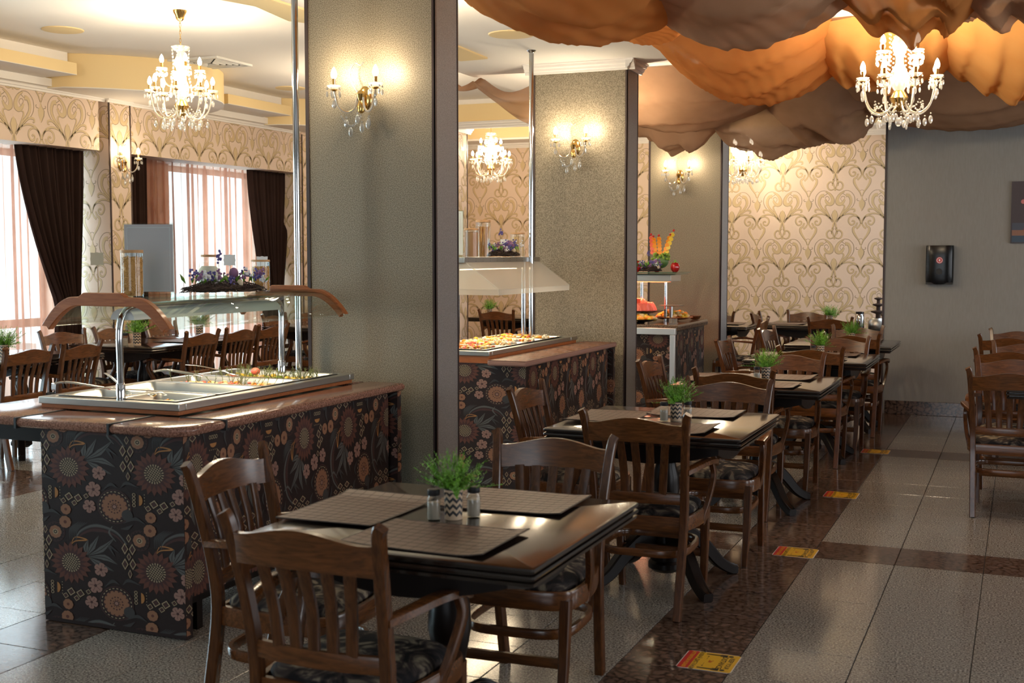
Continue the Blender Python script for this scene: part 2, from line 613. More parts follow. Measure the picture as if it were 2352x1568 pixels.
# --- damask cell: units of half period 358 x, period 650 y (y down) relative to spindle centre
def damask_cell():
    D, G = [], []      # dark line polys, gold fill polys : lists of (poly, layer)
    out = []
    def st(pts, w, lay, mir=True):
        for q in ribbon(pts, *w):
            out.append((q, lay))
            if mir: out.append(([(-x, y) for x, y in q][::-1], lay))
    def pg(p, lay, mir=True):
        out.append((p, lay))
        if mir: out.append(([(-x, y) for x, y in p][::-1], lay))
    BR, GO = 1, 2
    def both(pts, w, e=9):
        e *= .8
        st(pts, tuple(a * 1.12 + e for a in w), BR)
        st([(x - 2.5, y - 2.5) for x, y in pts], tuple(a * 1.12 for a in w), GO)
    # spindle
    sp = [(0, -115), (10, -60), (40, -20), (34, 25), (12, 70), (0, 92)]
    pg([(x * 1.18 + 4 * (x > 0), y * 1.06 + 3) for x, y in sp] + [(-8, 70), (-30, 25), (-34, -20), (-8, -60)], BR, False)
    pg(sp + [(-12, 70), (-34, 25), (-40, -20), (-10, -60)], GO, False)
    st([(8, -25), (35, -40), (58, -45), (66, -62), (54, -70)], (4, 9, 6), BR)
    # stems up into the vase, vase sides
    both([(6, -100), (28, -160), (70, -220), (102, -280), (104, -330), (72, -355), (52, -400)], (5, 26, 12))
    st([(0, -188), (22, -178), (44, -184), (56, -200), (48, -206)], (4, 9, 5), BR)
    # big scroll: outer line, crescent, inner leaf, tail
    st([(330, 245), (262, 158), (180, 92), (118, 30), (92, -40), (105, -115), (160, -172), (228, -180), (290, -150)], (6, 9, 6), BR)
    both([(232, -172), (288, -135), (325, -75), (322, -20), (285, 0), (248, -25), (228, -62)], (10, 46, 16), 10)
    st([(262, -40), (282, -72), (262, -104), (232, -98), (228, -72), (244, -62)], (5, 8, 5), BR)
    both([(212, -118), (170, -112), (145, -60), (150, 0), (190, 60), (250, 118), (325, 225)], (36, 26, 9), 9)
    st([(275, -160), (235, -130), (205, -112)], (7, 8, 5), BR)
    # leaflets
    both([(300, 175), (255, 100), (228, 45), (235, 14), (262, 12)], (7, 17, 6), 8)
    both([(285, 190), (215, 110), (150, 68), (95, 72), (92, 98), (112, 104)], (7, 19, 6), 8)
    # arch from the leaf base, crossing to the spindle axis
    both([(340, 232), (265, 158), (165, 128), (75, 150), (22, 205), (6, 262)], (7, 16, 10), 10)
    both([(20, 225), (45, 180), (100, 158), (155, 180), (170, 230), (140, 275), (100, 268), (90, 235), (112, 222), (126, 238)], (7, 16, 10), 9)
    both([(4, 258), (30, 300), (62, 330)], (9, 14, 16), 8)
    # leaf on the half axis (x = 358)
    lf = [(358, 68), (340, 88), (318, 140), (330, 190), (348, 232), (358, 236)]
    pg([(x - 7 if x < 350 else x, y + 4) for x, y in lf], BR)
    pg(lf, GO)
    both([(352, 236), (340, 290), (330, 330)], (14, 18, 14), 8)
    # small spirals near the half axis above
    both([(352, -205), (300, -150 - 40), (262, -215), (255, -265), (290, -300), (322, -280), (318, -250)], (8, 16, 8), 9)
    both([(356, -180), (345, -230), (325, -290), (340, -330)], (8, 15, 20), 8)
    return out
DAM = damask_cell()

# --- bold floral laminate cell: 640 x 725 units, y down from the tile top
def floral_cell():
    out = []
    def pg(p, m): out.append((p, m))
    def rg(cx, cy, r0, r1, m, n=28, dash=False):
        for k in range(n):
            if dash and k % 2: continue
            a0, a1 = 2 * PI * k / n, 2 * PI * (k + 1) / n
            pg([(cx + r1 * math.cos(a0), cy + r1 * math.sin(a0)), (cx + r1 * math.cos(a1), cy + r1 * math.sin(a1)),
                (cx + r0 * math.cos(a1), cy + r0 * math.sin(a1)), (cx + r0 * math.cos(a0), cy + r0 * math.sin(a0))], m)
    def petals(cx, cy, r0, r1, n, w, m, ph=0, tip=True):
        for k in range(n):
            a = 2 * PI * k / n + ph
            ca, sa = math.cos(a), math.sin(a)
            def q(r, t): return (cx + r * ca - t * sa, cy + r * sa + t * ca)
            if tip: pg([q(r0, -w * .45), q((r0 + r1) * .5, -w * .6), q(r1, 0), q((r0 + r1) * .5, w * .6), q(r0, w * .45)], m)
            else: pg([q(r0, -w * .4), q(r1 * .82, -w * .6), q(r1, -w * .25), q(r1, w * .25), q(r1 * .82, w * .6), q(r0, w * .4)], m)
    DK, RED, ORG, PINK, GR, GR2, CR, MAR = 0, 1, 2, 3, 4, 5, 6, 7
    def flip(x): return x
    # plume
    for j, (m, wd, off) in enumerate(((GR2, 64, 0), (MAR, 34, 12), (GR, 18, -16), (DK, 5, 3))):
        for q in ribbon([(300, 165), (330, 95 + off), (420, 40 + off), (520, 35 + off), (620, 70 + off), (690, 150 + off)], 6, wd, 8): pg(q, m)
    for q in ribbon([(265, 175), (300, 120), (390, 132), (300, 150), (262, 185)], 3, 12, 4): pg(q, ORG)
    for k in range(5):
        for q in ribbon([(255 + 12 * k, 140), (262 + 14 * k, 60), (330 + 16 * k, 0)], 3, 14, 3): pg(q, GR2)
    for q in ribbon([(585, 8), (560, 60), (610, 120)], 4, 16, 4): pg(q, GR)
    # grey leaves
    for pts in ([(385, 250), (430, 180), (480, 90)], [(395, 250), (500, 190), (600, 95)], [(395, 258), (520, 250), (618, 290)], [(400, 262), (470, 300), (590, 345)], [(385, 248), (380, 190), (400, 130)]):
        for q in ribbon(pts, 3, 44, 3): pg(q, GR)
        for q in ribbon(pts, 2, 5, 2): pg(q, DK)
    # medallion A
    pg(circ(145, 95, 76), MAR)
    pg(circ(145, 95, 72), DK)
    rg(145, 95, 62, 68, MAR, 32, True)
    petals(145, 95, 16, 48, 8, 34, ORG + 20, tip=False)
    pg(circ(145, 95, 22), CR)
    pg(circ(145, 95, 14), DK)
    pg(circ(145, 95, 7), CR)
    # sunflower
    petals(262, 318, 40, 162, 20, 50, RED)
    petals(262, 318, 40, 128, 20, 20, MAR, ph=PI / 20)
    pg(circ(262, 318, 72, 24), DK)
    rg(262, 318, 56, 72, CR, 44, True)
    for k in range(-3, 4):
        h = math.sqrt(max(0, 52 ** 2 - (k * 15) ** 2))
        for an in (0.55, 2.12):
            ca, sa = math.cos(an), math.sin(an)
            def q(s_, t): return (262 + s_ * ca - t * sa, 318 + s_ * sa + t * ca)
            pg([q(-h, k * 15 - 2), q(h, k * 15 - 2), q(h, k * 15 + 2), q(-h, k * 15 + 2)], CR)
    # big medallion (lower right)
    for cx, cy in ((605, 585),):
        pg(circ(cx, cy, 128, 28), MAR)
        pg(circ(cx, cy, 122, 28), DK)
        rg(cx, cy, 108, 115, CR, 48, True)
        pg(circ(cx, cy, 100, 26), MAR)
        petals(cx, cy, 20, 96, 16, 30, ORG + 20, tip=False)
        rg(cx, cy, 42, 52, MAR, 26, True)
        rg(cx, cy, 24, 30, MAR, 18, True)
        pg(circ(cx, cy, 13), PINK)
    # pink flowers
    for cx, cy, r in ((492, 345, 52), (448, 470, 58), (415, 600, 50)):
        petals(cx, cy, 5, r, 5, r * .70, PINK, ph=cx * .01, tip=False)
        pg(circ(cx, cy, r * .2, 10), MAR)
        for k in range(5):
            a = k * 2 * PI / 5 + cx * .01
            for q in ribbon([(cx + 8 * math.cos(a), cy + 8 * math.sin(a)), (cx + r * .7 * math.cos(a), cy + r * .7 * math.sin(a)), (cx + r * .8 * math.cos(a), cy + r * .8 * math.sin(a))], 2, 3, 1): pg(q, MAR)
    # diamonds
    def dia(cx, cy, rx, ry, an=0):
        ca, sa = math.cos(an), math.sin(an)
        def D_(k): return [(cx + (x * rx * k) * ca - (y * ry * k) * sa, cy + (x * rx * k) * sa + (y * ry * k) * ca) for x, y in ((1, 0), (0, 1), (-1, 0), (0, -1))]
        pg(D_(1), CR)
        pg(D_(.70), DK)
        pg(D_(.55), MAR)
    for cx, cy, rx, ry in ((36, 165, 25, 44), (92, 165, 25, 44), (66, 85, 18, 32), (36, 280, 25, 44), (94, 275, 25, 44), (66, 222, 17, 30), (72, 350, 16, 34)): dia(cx, cy, rx, ry)
    for cx, cy, s_ in ((258, 540, 1), (330, 545, 1), (215, 575, .72), (300, 585, .72), (392, 525, .65)): dia(cx, cy, 33 * s_, 33 * s_, .15)
    # half moon and scallops
    pg([(150, 480)] + [(150 + 26 * math.sin(t * PI / 8), 520 - 40 * math.cos(t * PI / 8)) for t in range(9)] + [(150, 560)], ORG)
    for k in range(4): rg(112, 482 + 26 * k, 8, 13, CR, 12)
    for k in range(5): pg(circ(190, 475 + 22 * k, 4, 6), CR)
    # small flower
    petals(232, 640, 6, 40, 9, 26, ORG + 20, tip=False)
    pg(circ(232, 640, 11, 10), RED)
    petals(225, 12, 6, 46, 9, 30, ORG + 20, tip=False)
    pg(circ(225, 12, 13, 10), RED)
    pg(circ(60, 640, 42, 14), GR2)
    # filler leaves
    for pts in ([(30, 700), (120, 660), (190, 690)], [(150, 425), (60, 400), (15, 440)], [(520, 470), (580, 420), (630, 440)], [(10, 20), (60, 10), (100, -20)], [(630, 200), (560, 160), (600, 230)]):
        for q in ribbon(pts, 3, 26, 3): pg(q, GR2)
    return [(p, 8 if m > 15 else m) for p, m in out]
FLO = floral_cell()
FLM = [P('laminate_black', (0.021, 0.012, 0.011), 0.5, spec=0.22), P('laminate_rust', (0.105, 0.040, 0.028), 0.5, spec=0.22), P('laminate_orange', (0.33, 0.15, 0.05), 0.5, spec=0.22),
       P('laminate_pink', (0.26, 0.145, 0.115), 0.5, spec=0.22), P('laminate_grey', (0.092, 0.090, 0.084), 0.5, spec=0.22), P('laminate_slate', (0.046, 0.042, 0.041), 0.5, spec=0.22),
       P('laminate_cream', (0.30, 0.225, 0.14), 0.5, spec=0.22), P('laminate_maroon', (0.060, 0.026, 0.023), 0.5, spec=0.22), P('laminate_copper', (0.24, 0.115, 0.065), 0.5, spec=0.22)]
DAMM = [P('damask_ground', (0.68, 0.53, 0.42), 0.7), P('damask_line', (0.30, 0.225, 0.15), 0.6), P('damask_gold', (0.56, 0.42, 0.24), 0.5)]

def art(mb, cell, ox, oy, sx, sy, x0, x1, y0, y1, place_fn, per, rot=False, lift=0.0004, mbase=0, seq=True, half=0):
    """tile an artwork cell over the rectangle [x0,x1]x[y0,y1] of a plane.  per=(period u, period v) in cell units; sx, sy metres per unit (v measured downward)."""
    pu, pv = per
    if not rot:
        i0, i1 = int(math.floor((x0 - ox) / (pu * sx))) - 1, int(math.ceil((x1 - ox) / (pu * sx))) + 1
        j0, j1 = int(math.floor((oy - y1) / (pv * sy))) - 1, int(math.ceil((oy - y0) / (pv * sy))) + 1
    else:
        i0, i1 = int(math.floor((oy - y1) / (pu * sx))) - 2, int(math.ceil((oy - y0) / (pu * sx))) + 2
        j0, j1 = int(math.floor((x0 - ox) / (pv * sy))) - 2, int(math.ceil((x1 - ox) / (pv * sy))) + 2
    nl = len(cell)
    for i in range(i0, i1 + 1):
        for j in range(j0, j1 + 1):
            for k, (poly, m) in enumerate(cell):
                if not rot: q = [(ox + (x + pu * i) * sx, oy - (y + pv * j) * sy) for x, y in poly]
                else: q = [(ox + (y + pv * j) * sy, oy - (x + pu * i) * sx) for x, y in poly]
                xs = [a[0] for a in q]
                ys = [a[1] for a in q]
                if max(xs) < x0 or min(xs) > x1 or max(ys) < y0 or min(ys) > y1: continue
                if min(xs) < x0 or max(xs) > x1 or min(ys) < y0 or max(ys) > y1:
                    q = clip_poly(q, x0, x1, y0, y1)
                    if not q: continue
                l = lift * (1 + (k / nl * 6 if seq else m))
                mb.add([place_fn(a, b, l) for a, b in q], [tuple(range(len(q)))], m + mbase)

SFX, SFY = 0.468 / 640, 0.43 / 725
def floral_panel(mb, u0, u1, v0, v1, place_fn, rot=False, ox=None, oy=None):
    art(mb, FLO, u0 if ox is None else ox, v1 if oy is None else oy, SFX, SFY, u0, u1, v0, v1, place_fn, (640, 725), rot, 0.00035)

DSX, DSY = 0.70 / 716, 0.65 / 650
def damask(mb, u0, u1, v0, v1, place_fn, ox=0.0, oy=3.0):
    art(mb, DAM, ox, oy, DSX, DSY, u0, u1, v0, v1, place_fn, (716, 650), False, 0.0005, seq=False)

# ================================================================ STRUCTURE
WY = 16.9           # far wallpapered wall
LX = -8.8           # front of valance / wallpaper on the window wall
CZ = 3.29           # low ceiling
TZ = 3.58           # tray ceiling of the left room

# ---- floor: recessed grout bed + tiles
b = MB().box(-10.2, 5.6, -4.6, 17.2, -0.12, -0.006)
floor = struct('floor', b, M['grout'])
PX = 0.4417
GX0 = -1.475
PY = 3.65 / 9
GY0 = 6.68
def tile_mesh(name, mt):
    w_, l_, c = PX - 0.004, PY - 0.004, 0.0015
    b = MB()
    vs = []
    for z, e in ((-0.010, 0), (-c, 0), (0, c)):
        vs += [(-w_ / 2 + e, -l_ / 2 + e, z), (w_ / 2 - e, -l_ / 2 + e, z), (w_ / 2 - e, l_ / 2 - e, z), (-w_ / 2 + e, l_ / 2 - e, z)]
    fs = [(8, 9, 10, 11)]
    for r_ in (0, 4):
        for k in range(4): fs.append((r_ + k, r_ + (k + 1) % 4, r_ + 4 + (k + 1) % 4, r_ + 4 + k))
    me = bpy.data.meshes.new(name)
    me.from_pydata(vs, [], fs)
    me.materials.append(mt)
    return me
TL, TD = tile_mesh('floor_tile', M['granite_l']), tile_mesh('dark_floor_tile', M['granite_d'])
def to_px(x, y, z):
    c = (Vector((Xc.x, Xc.y, Xc.z)) * x + Vector((Yc.x, Yc.y, Yc.z)) * y + Vector((Zc.x, Zc.y, Zc.z)) * (z - H))
    if c.z < 0.1: return None
    return 1176 + f_px * c.x / c.z, 784 + f_px * c.y / c.z, c.z
tiles = []
for i in range(-20, 17):
    for j in range(-28, 27):
        cx, cy = GX0 + PX * (i + .5), GY0 + PY * (j + .5)
        dark = (i % 6 == 0) or (j % 9 == 0)
        p = to_px(cx, cy, 0)
        inside = p and -60 < p[0] < 2412 and 900 < p[1] < 1640
        # the tiles well hidden under the solid counters count as out of view
        tiles.append((0 if inside else 1, p[2] if p else 99, cx, cy, dark))
tiles.sort(key=lambda t: (t[0], t[1]))
rest = {True: MB(), False: MB()}
for k, (ins, d, cx, cy, dark) in enumerate(tiles):
    if k < 300 and not ins:
        o = bpy.data.objects.new('dark_floor_tile' if dark else 'floor_tile', TD if dark else TL)
        o.location = (cx, cy, random.uniform(-0.0004, 0.0004))
        o.parent = floor
        COL.objects.link(o)
    else:
        hw, hl = PX / 2 - .002, PY / 2 - .002
        rest[dark].box(cx - hw, cx + hw, cy - hl, cy + hl, -0.010, 0)
for dk in (True, False):
    o = rest[dk].build('dark_floor_tile' if dk else 'floor_tile', M['granite_d'] if dk else M['granite_l'], floor, smooth=False)
    o['kind'] = 'stuff'

# ---- ceilings
b = MB()
b.box(-4.75, 5.6, -4.6, 13.3, CZ, CZ + 0.5)              # low ceiling right of the tray
b.box(-9.9, -4.75, -4.6, 4.3, CZ, CZ + 0.5)
b.box(-9.9, -4.75, 13.95, 14.45, CZ, CZ + 0.5)           # beam across the left room
b.box(-4.75, -1.3, 13.3, 13.5, CZ, CZ + 0.5)
b.box(-9.9, 5.6, 16.35, 17.2, CZ + 0.02, CZ + 0.5)
ceiling = struct('ceiling', b, M['ceilw'], bevel=0.004)
b = MB().box(-9.9, -1.0, 3.9, 17.1, TZ, TZ + 0.25)
struct('ceiling', b, M['ceilw'])
# yellow risers of the tray (inner faces)
b = MB()
b.box(-4.762, -4.735, 4.25, 13.35, CZ + 0.02, TZ)
b.box(-9.6, -4.70, 13.93, 13.96, CZ + 0.02, TZ - .06)
b.box(-9.6, -4.70, 14.44, 14.47, CZ + 0.02, TZ)
b.box(-9.6, -1.3, 16.33, 16.36, CZ + 0.05, TZ)
struct('trim_1', b, M['yellow'])
# ---- curved perimeter soffit along the window wall
def soffit_edge(y):
    """X of the main ceiling edge (yellow riser) along the window wall: bays swing out, straight steps between"""
    t = ((y - 8.95) % 3.6)
    if t < 1.9: return -8.40 + 0.62 * math.sin(min(1, t / 1.9) * PI * 0.5)          # bay
    return -8.02 - 0.22 * (t - 1.9) / 1.7 - 0.02                                # straight step segment
ys = []
for k in range(-1, 3):
    y0 = 8.95 + 3.6 * (k - 1)
    ys.append(y0)
bay = MB()
stepb = MB()
white_band = MB()
for y0 in (5.6, 9.25, 12.9):
    # bay: full height yellow curved riser, white soffit beneath
    n = 20
    edge = [(-8.56 + 0.80 * math.sin(k / n * PI) ** .8, y0 + 2.30 * k / n) for k in range(n + 1)]
    edge = [(x, y) for x, y in edge if y < 13.93]
    poly = [(-9.6, edge[0][1])] + edge + [(-9.6, edge[-1][1])]
    bay.prism(poly, 3.262, TZ + .01, 'z', 0)
    bay.prism([(x + (0.0 if x > -9 else 0), y) for x, y in poly], 3.254, 3.2625, 'z', 1)
    # step segment before the bay
    ya, yb = y0 - 1.40, y0
    stepb.box(-9.6, -8.28, ya, yb - .12, 3.345, 3.45, 0)
    stepb.box(-9.6, -8.28, ya, yb - .12, 3.340, 3.3455, 1)
    stepb.box(-9.6, -8.50, ya, yb, 3.45, TZ + .01, 1)
    stepb.box(-9.6, -8.70, ya, yb, 3.27, 3.345, 1)
strip = [(-5.0, 5.2), (-4.50, 6.3), (-4.47, 7.12), (-4.14, 8.80), (-4.165, 9.40), (-4.42, 9.42), (-4.70, 7.48), (-4.78, 7.36), (-4.70, 6.84), (-5.0, 6.0)]
sp_ = MB().prism(strip, CZ - .014, CZ + .002, 'z')
struct('trim_5', sp_, M['yellow'], smooth=False)
struct('ceiling_trim', bay, [M['yellow'], M['cornice']])
struct('ceiling_trim', stepb, [M['yellow'], M['cornice']])
# cornices: stepped moulding along the window wall, far wall, pillars
def cornice_run(mb, p0, p1, nrm, z, s=1.0):
    """stepped moulding from p0 to p1 (xy), projecting along nrm below height z"""
    prof = [(0, -0.085), (0.018, -0.085), (0.022, -0.066), (0.034, -0.062), (0.04, -0.042), (0.056, -0.034), (0.062, -0.014), (0.075, -0.010), (0.078, 0), (0, 0)]
    vs = []
    for p in (p0, p1):
        for d, h in prof: vs.append((p[0] + nrm[0] * d * s, p[1] + nrm[1] * d * s, z + h * s))
    n = len(prof)
    fs = [tuple(range(n)), tuple(range(n, 2 * n))[::-1]] + [(i, n + i, n + (i + 1) % n, (i + 1) % n) for i in range(n)]
    mb.add(vs, fs)
b = MB()
cornice_run(b, (LX, 4.0), (LX, 10.08), (1, 0), CZ + .015)
cornice_run(b, (LX + .05, 10.06), (LX + .05, 10.44), (1, 0), CZ + .012)
cornice_run(b, (LX, 10.42), (LX, 13.94), (1, 0), CZ + .015)
cornice_run(b, (LX, 14.46), (LX, WY), (1, 0), CZ + .015)
cornice_run(b, (LX, WY), (-1.3, WY), (0, -1), CZ + .03)
cornice_run(b, (LX, 13.94), (-4.75, 13.94), (0, -1), CZ + .01)
struct('trim_2', b, M['cornice'], smooth=False)

# ---- window wall (left)
def pl_x(xp, sgn=1):
    return lambda u, v, l: (xp + l * sgn, u, v)
def pl_y(yp, sgn=-1):
    return lambda u, v, l: (u, yp + l * sgn, v)
b = MB()
WX = -9.4   # recess plane
wins = [(0.8, 2.65), (4.45, 6.3), (8.1, 9.95), (11.85, 13.6)]
zs0, zs1 = 0.10, 2.72
prev = -4.6
for a, c in wins + [(17.2, 17.2)]:
    b.box(WX - .25, WX, prev, a, 0, CZ + .3)
    if c != a:
        b.box(WX - .25, WX, a, c, 0, zs0)
        b.box(WX - .25, WX, a, c, zs1, CZ + .3)
    prev = c
damask(b, 10.42, 11.85, 0, 3.3, pl_x(WX + .001), ox=10.25 + .35)
struct('wall_left', b, DAMM, smooth=False)
# valance boxes with wallpaper
def valance(y0, y1, name):
    b = MB().box(WX + .003, LX, y0, y1, 2.72, CZ + .012)
    damask(b, y0, y1, 2.72, CZ - .05, pl_x(LX), ox=10.25 + .35, oy=3.02)
    struct(name, b, DAMM, smooth=False)
valance(3.0, 10.0, 'trim_3')
valance(10.42, 13.9, 'trim_4')
# pilasters with dark corner trims
for yy, nm in ((10.09, 'wall_left_pillar'), (13.74, 'wall_left_pillar'), (6.44, 'wall_left_pillar')):
    b = MB().box(WX + .003, LX + .05, yy, yy + .33, 0, CZ + .012)
    damask(b, yy, yy + .33, 0, CZ - .07, pl_x(LX + .05), ox=10.25 + .35, oy=3.02)
    damask(b, WX, LX + .05, 0, CZ - .07, lambda u, v, l, y_=yy: (u, y_ - l, v), ox=-9.0)
    o = struct(nm, b, DAMM, smooth=False)
    t_ = MB().box(LX + .046, LX + .056, yy - .003, yy + .014, 0, CZ - .07).box(LX + .046, LX + .056, yy + .318, yy + .333, 0, CZ - .07)
    t_.build('corner_trim', M['trim'], o)
# windows: frame, mullion, glass
for k, (a, c) in enumerate(wins):
    b = MB()
    x0, x1 = WX - .2, WX - .13
    for y0, y1, z0, z1 in ((a, c, zs0, zs0 + .07), (a, c, zs1 - .07, zs1), (a, a + .07, zs0, zs1), (c - .07, c, zs0, zs1), ((a + c) / 2 - .05, (a + c) / 2 + .05, zs0, zs1), (a, c, .90, .99)):
        b.box(x0, x1, y0, y1, z0, z1)
    o = struct('window_%d' % (k + 1), b, M['housing'], bevel=.006)
    g = MB().box(WX - .17, WX - .164, a + .07, c - .07, zs0 + .07, zs1 - .07).build('window_pane', M['glass_g'], o)
    s_ = MB().box(WX - .02, WX + .16, a - .05, c + .05, zs0 - .04, zs0).build('window_sill', M['housing'], o, bevel=.008)
# outside: low hedge and pale paving seen through the sheers
b = MB().box(-18, WX - .26, -5, 18, -0.3, -0.05)
struct('ground_outside', b, P('pale_paving', (0.4, 0.39, 0.37), 0.8))

# ---- far wall
b = MB().box(-9.9, 5.8, WY, WY + .25, 0, 3.9)
damask(b, LX, -1.25, 0.0, CZ, pl_y(WY), ox=-2.72, oy=2.98)
struct('wall_back', b, DAMM, smooth=False)
# wallpapered column between the pillars, left room
b = MB().box(-7.35, -6.68, 13.97, 14.42, 0, CZ)
damask(b, 13.97, 14.42, 0, CZ - .08, pl_x(-6.68))
damask(b, -7.35, -6.68, 0, CZ - .08, pl_y(13.97))
o = struct('wall_column', b, DAMM, smooth=False)
MB().box(-6.684, -6.674, 14.408, 14.424, 0, CZ - .08).build('corner_trim', M['trim'], o)
b = MB()
cornice_run(b, (-6.68, 13.9), (-6.68, 14.5), (1, 0), CZ)
b.build('crown_moulding', M['cornice'], o, smooth=False)

# ---- grey wall at the end of the aisle
b = MB().box(-1.33, 5.7, 13.15, 13.4, 0, CZ + .3)
o = struct('wall_back', b, M['greywall'])
MB().box(-1.345, -1.325, 13.14, 13.41, 0, CZ).build('corner_trim', M['trim'], o)
b = MB().box(-1.30, 5.6, 13.13, 13.15, 0, .14)
struct('baseboard_back', b, M['granite_d'], bevel=.003)
# right wall and entrance wall with window openings (out of the picture)
b = MB()
prev = -4.6
for a, c in ((2.0, 4.0), (6.0, 8.0), (9.5, 11.5), (13.4, 13.4)):
    b.box(5.05, 5.25, prev, a, 0, CZ + .3)
    if c != a:
        b.box(5.05, 5.25, a, c, 0, .75).box(5.05, 5.25, a, c, 2.75, CZ + .3)
    prev = c
struct('wall_right', b, M['greywall'])
b = MB().box(-9.9, -3.0, -4.2, -4.0, 0, CZ + .3).box(1.0, 5.6, -4.2, -4.0, 0, CZ + .3).box(-3.0, 1.0, -4.2, -4.0, 0, .7).box(-3.0, 1.0, -4.2, -4.0, 2.7, CZ + .3)
struct('wall_front', b, M['greywall'])

# ---- pillars
PIL = [(6.30, 'pillar'), (9.95, 'pillar'), (13.60, 'pillar')]
for yy, nm in PIL:
    x0, x1, d = -3.975, -3.12, .30
    if yy > 13: x0, x1, d = -4.0, -3.15, .32
    b = MB().box(x0, x1, yy, yy + d, 0, CZ + .001)
    b.m = [0, 0, 0, 1, 0, 1]
    o = struct(nm, b, [M['bronze_wall'], M['side_wall']], smooth=False)
    t_ = MB()
    for cx_, cy_ in ((x0, yy), (x1, yy)):
        t_.box(cx_ - (.004 if cx_ == x0 else .018), cx_ + (.018 if cx_ == x0 else .004), cy_ - .006, cy_ + .004, 0, CZ - .08)
    t_.box(x1 - .004, x1 + .005, yy - .006, yy + .012, 0, CZ - .08)
    t_.box(x1 - .004, x1 + .004, yy + d - .008, yy + d + .003, 0, CZ - .08)
    t_.build('corner_trim', M['trim'], o)
    c_ = MB()
    cornice_run(c_, (x0 - .07, yy), (x1 + .07, yy), (0, -1), CZ)
    cornice_run(c_, (x1, yy - .07), (x1, yy + d + .07), (1, 0), CZ)
    c_.build('crown_moulding', M['cornice'], o, smooth=False)

# ---- ceiling fittings
def ceil_disc(x, y, z, label):
    o = MB().lathe([(0.0001, -.012), (.135, -.014), (.17, -.008), (.175, 0)], 32).build('ceiling_light', M['yellow'])
    tag(o, label, 'ceiling light', 'round cream ceiling lights')
    o.location = (x, y, z)
    return o
ceil_disc(-7.67, 8.30, TZ, 'cream round ceiling disc in the upper left corner')
ceil_disc(-3.565, 8.485, CZ, 'cream round ceiling disc above the second chrome pole')
ceil_disc(-7.90, 12.18, TZ, 'cream round ceiling disc behind the first chrome pole')
vt = thing('ceiling_vent', 'square four-way air vent in the ceiling behind the left chandelier', 'vent', (-7.59, 10.25, TZ))
b = MB()
b.box(-.3, .3, -.3, -.27, -.02, 0).box(-.3, .3, .27, .3, -.02, 0).box(-.3, -.27, -.27, .27, -.02, 0).box(.27, .3, -.27, .27, -.02, 0)
b.build('frame', M['housing'], vt)
for k in range(5):
    s_ = .25 - k * .045
    b = MB()
    for q in ((-s_, s_, -s_, -s_ + .012), (-s_, s_, s_ - .012, s_), (-s_, -s_ + .012, -s_, s_), (s_ - .012, s_, -s_, s_)):
        b.box(q[0], q[1], q[2], q[3], -.016 - .002 * k, -.006)
    b.build('slat', M['housing'], vt)
MB().box(-.27, .27, -.27, .27, -.004, -.001).build('backing', M['trim'], vt)

# ================================================================ CURTAINS
def curtain(name, label, cat, y0, y1, mt, ztop, zbot, shape, xw, folds=16, amp=.03, group=None, nv=26, x0=-9.03, seed=1):
    """shape(t)->(ya,yb): left/right edges at height fraction t (0 top .. 1 bottom)"""
    rnd = random.Random(seed)
    ph = [rnd.uniform(0, 6.28) for _ in range(4)]
    def fn(u, v):
        a, c = shape(v)
        uu = u + .012 * math.sin(9 * u * PI + ph[0])
        y = a + (c - a) * uu
        dens = (y1 - y0) / max(.05, (c - a))
        am = amp * min(1.7, dens ** .5)
        x = x0 + am * math.sin(folds * 2 * PI * u + ph[1] + .5 * math.sin(3 * v + ph[2])) + am * .4 * math.sin(folds * 3.3 * u * PI + ph[3])
        return (x, y, ztop + (zbot - ztop) * v)
    o = MB().grid(fn, folds * 9, nv).build(name, mt, ang=180)
    tag(o, label, cat, group)
    return o
def gather(y0, y1, yt0, yt1, vt_=.60):
    def sh(v):
        if v < vt_:
            t = (v / vt_)
            t = t ** 1.5
            return y0 + (yt0 - y0) * t, y1 + (yt1 - y1) * t
        t = (v - vt_) / (1 - vt_)
        return yt0 - .07 * t, yt1 + .03 * t
    return sh
curtain('curtain', 'dark brown curtain gathered to one side, beside the left edge of the photo', 'curtain', 9.1, 10.02, M['curtain'], 2.80, .05, gather(9.1, 10.02, 9.62, 9.86), 1, 12, .035, seed=3)
curtain('curtain', 'narrow dark brown curtain hanging straight right behind the wall pilaster sconce', 'curtain', 10.5, 10.98, M['curtain'], 2.74, .05, lambda v: (10.46, 10.98), 1, 8, .028, seed=4)
curtain('curtain', 'dark brown curtain gathered beside the chrome pole, right of the rose sheer', 'curtain', 13.0, 13.88, M['curtain'], 2.74, .05, gather(12.95, 13.86, 13.3, 13.62), 1, 11, .03, seed=5)
curtain('sheer_curtain', 'rose coloured sheer curtain across the whole window right of the pilaster', 'curtain', 10.8, 13.9, M['sheer'], 2.735, .04, lambda v: (10.75, 13.9), 1, 25, .030, x0=-9.14, seed=6)
curtain('sheer_curtain', 'rose coloured sheer curtain at the window on the left edge', 'curtain', 7.0, 10.05, M['sheer'], 2.80, .04, lambda v: (7.0, 10.05), 1, 25, .030, x0=-9.14, seed=8)
for y0, y1, lb in ((7.0, 10.0, 'slim curtain rail under the patterned valance at the left edge'), (10.45, 13.9, 'slim curtain rail above the rose sheer curtain')):
    o = MB().box(-9.18, -8.98, y0, y1, 2.722 if y0 > 8 else 2.722, 2.75).build('curtain_rail', M['housing'])
    tag(o, lb, 'rail')

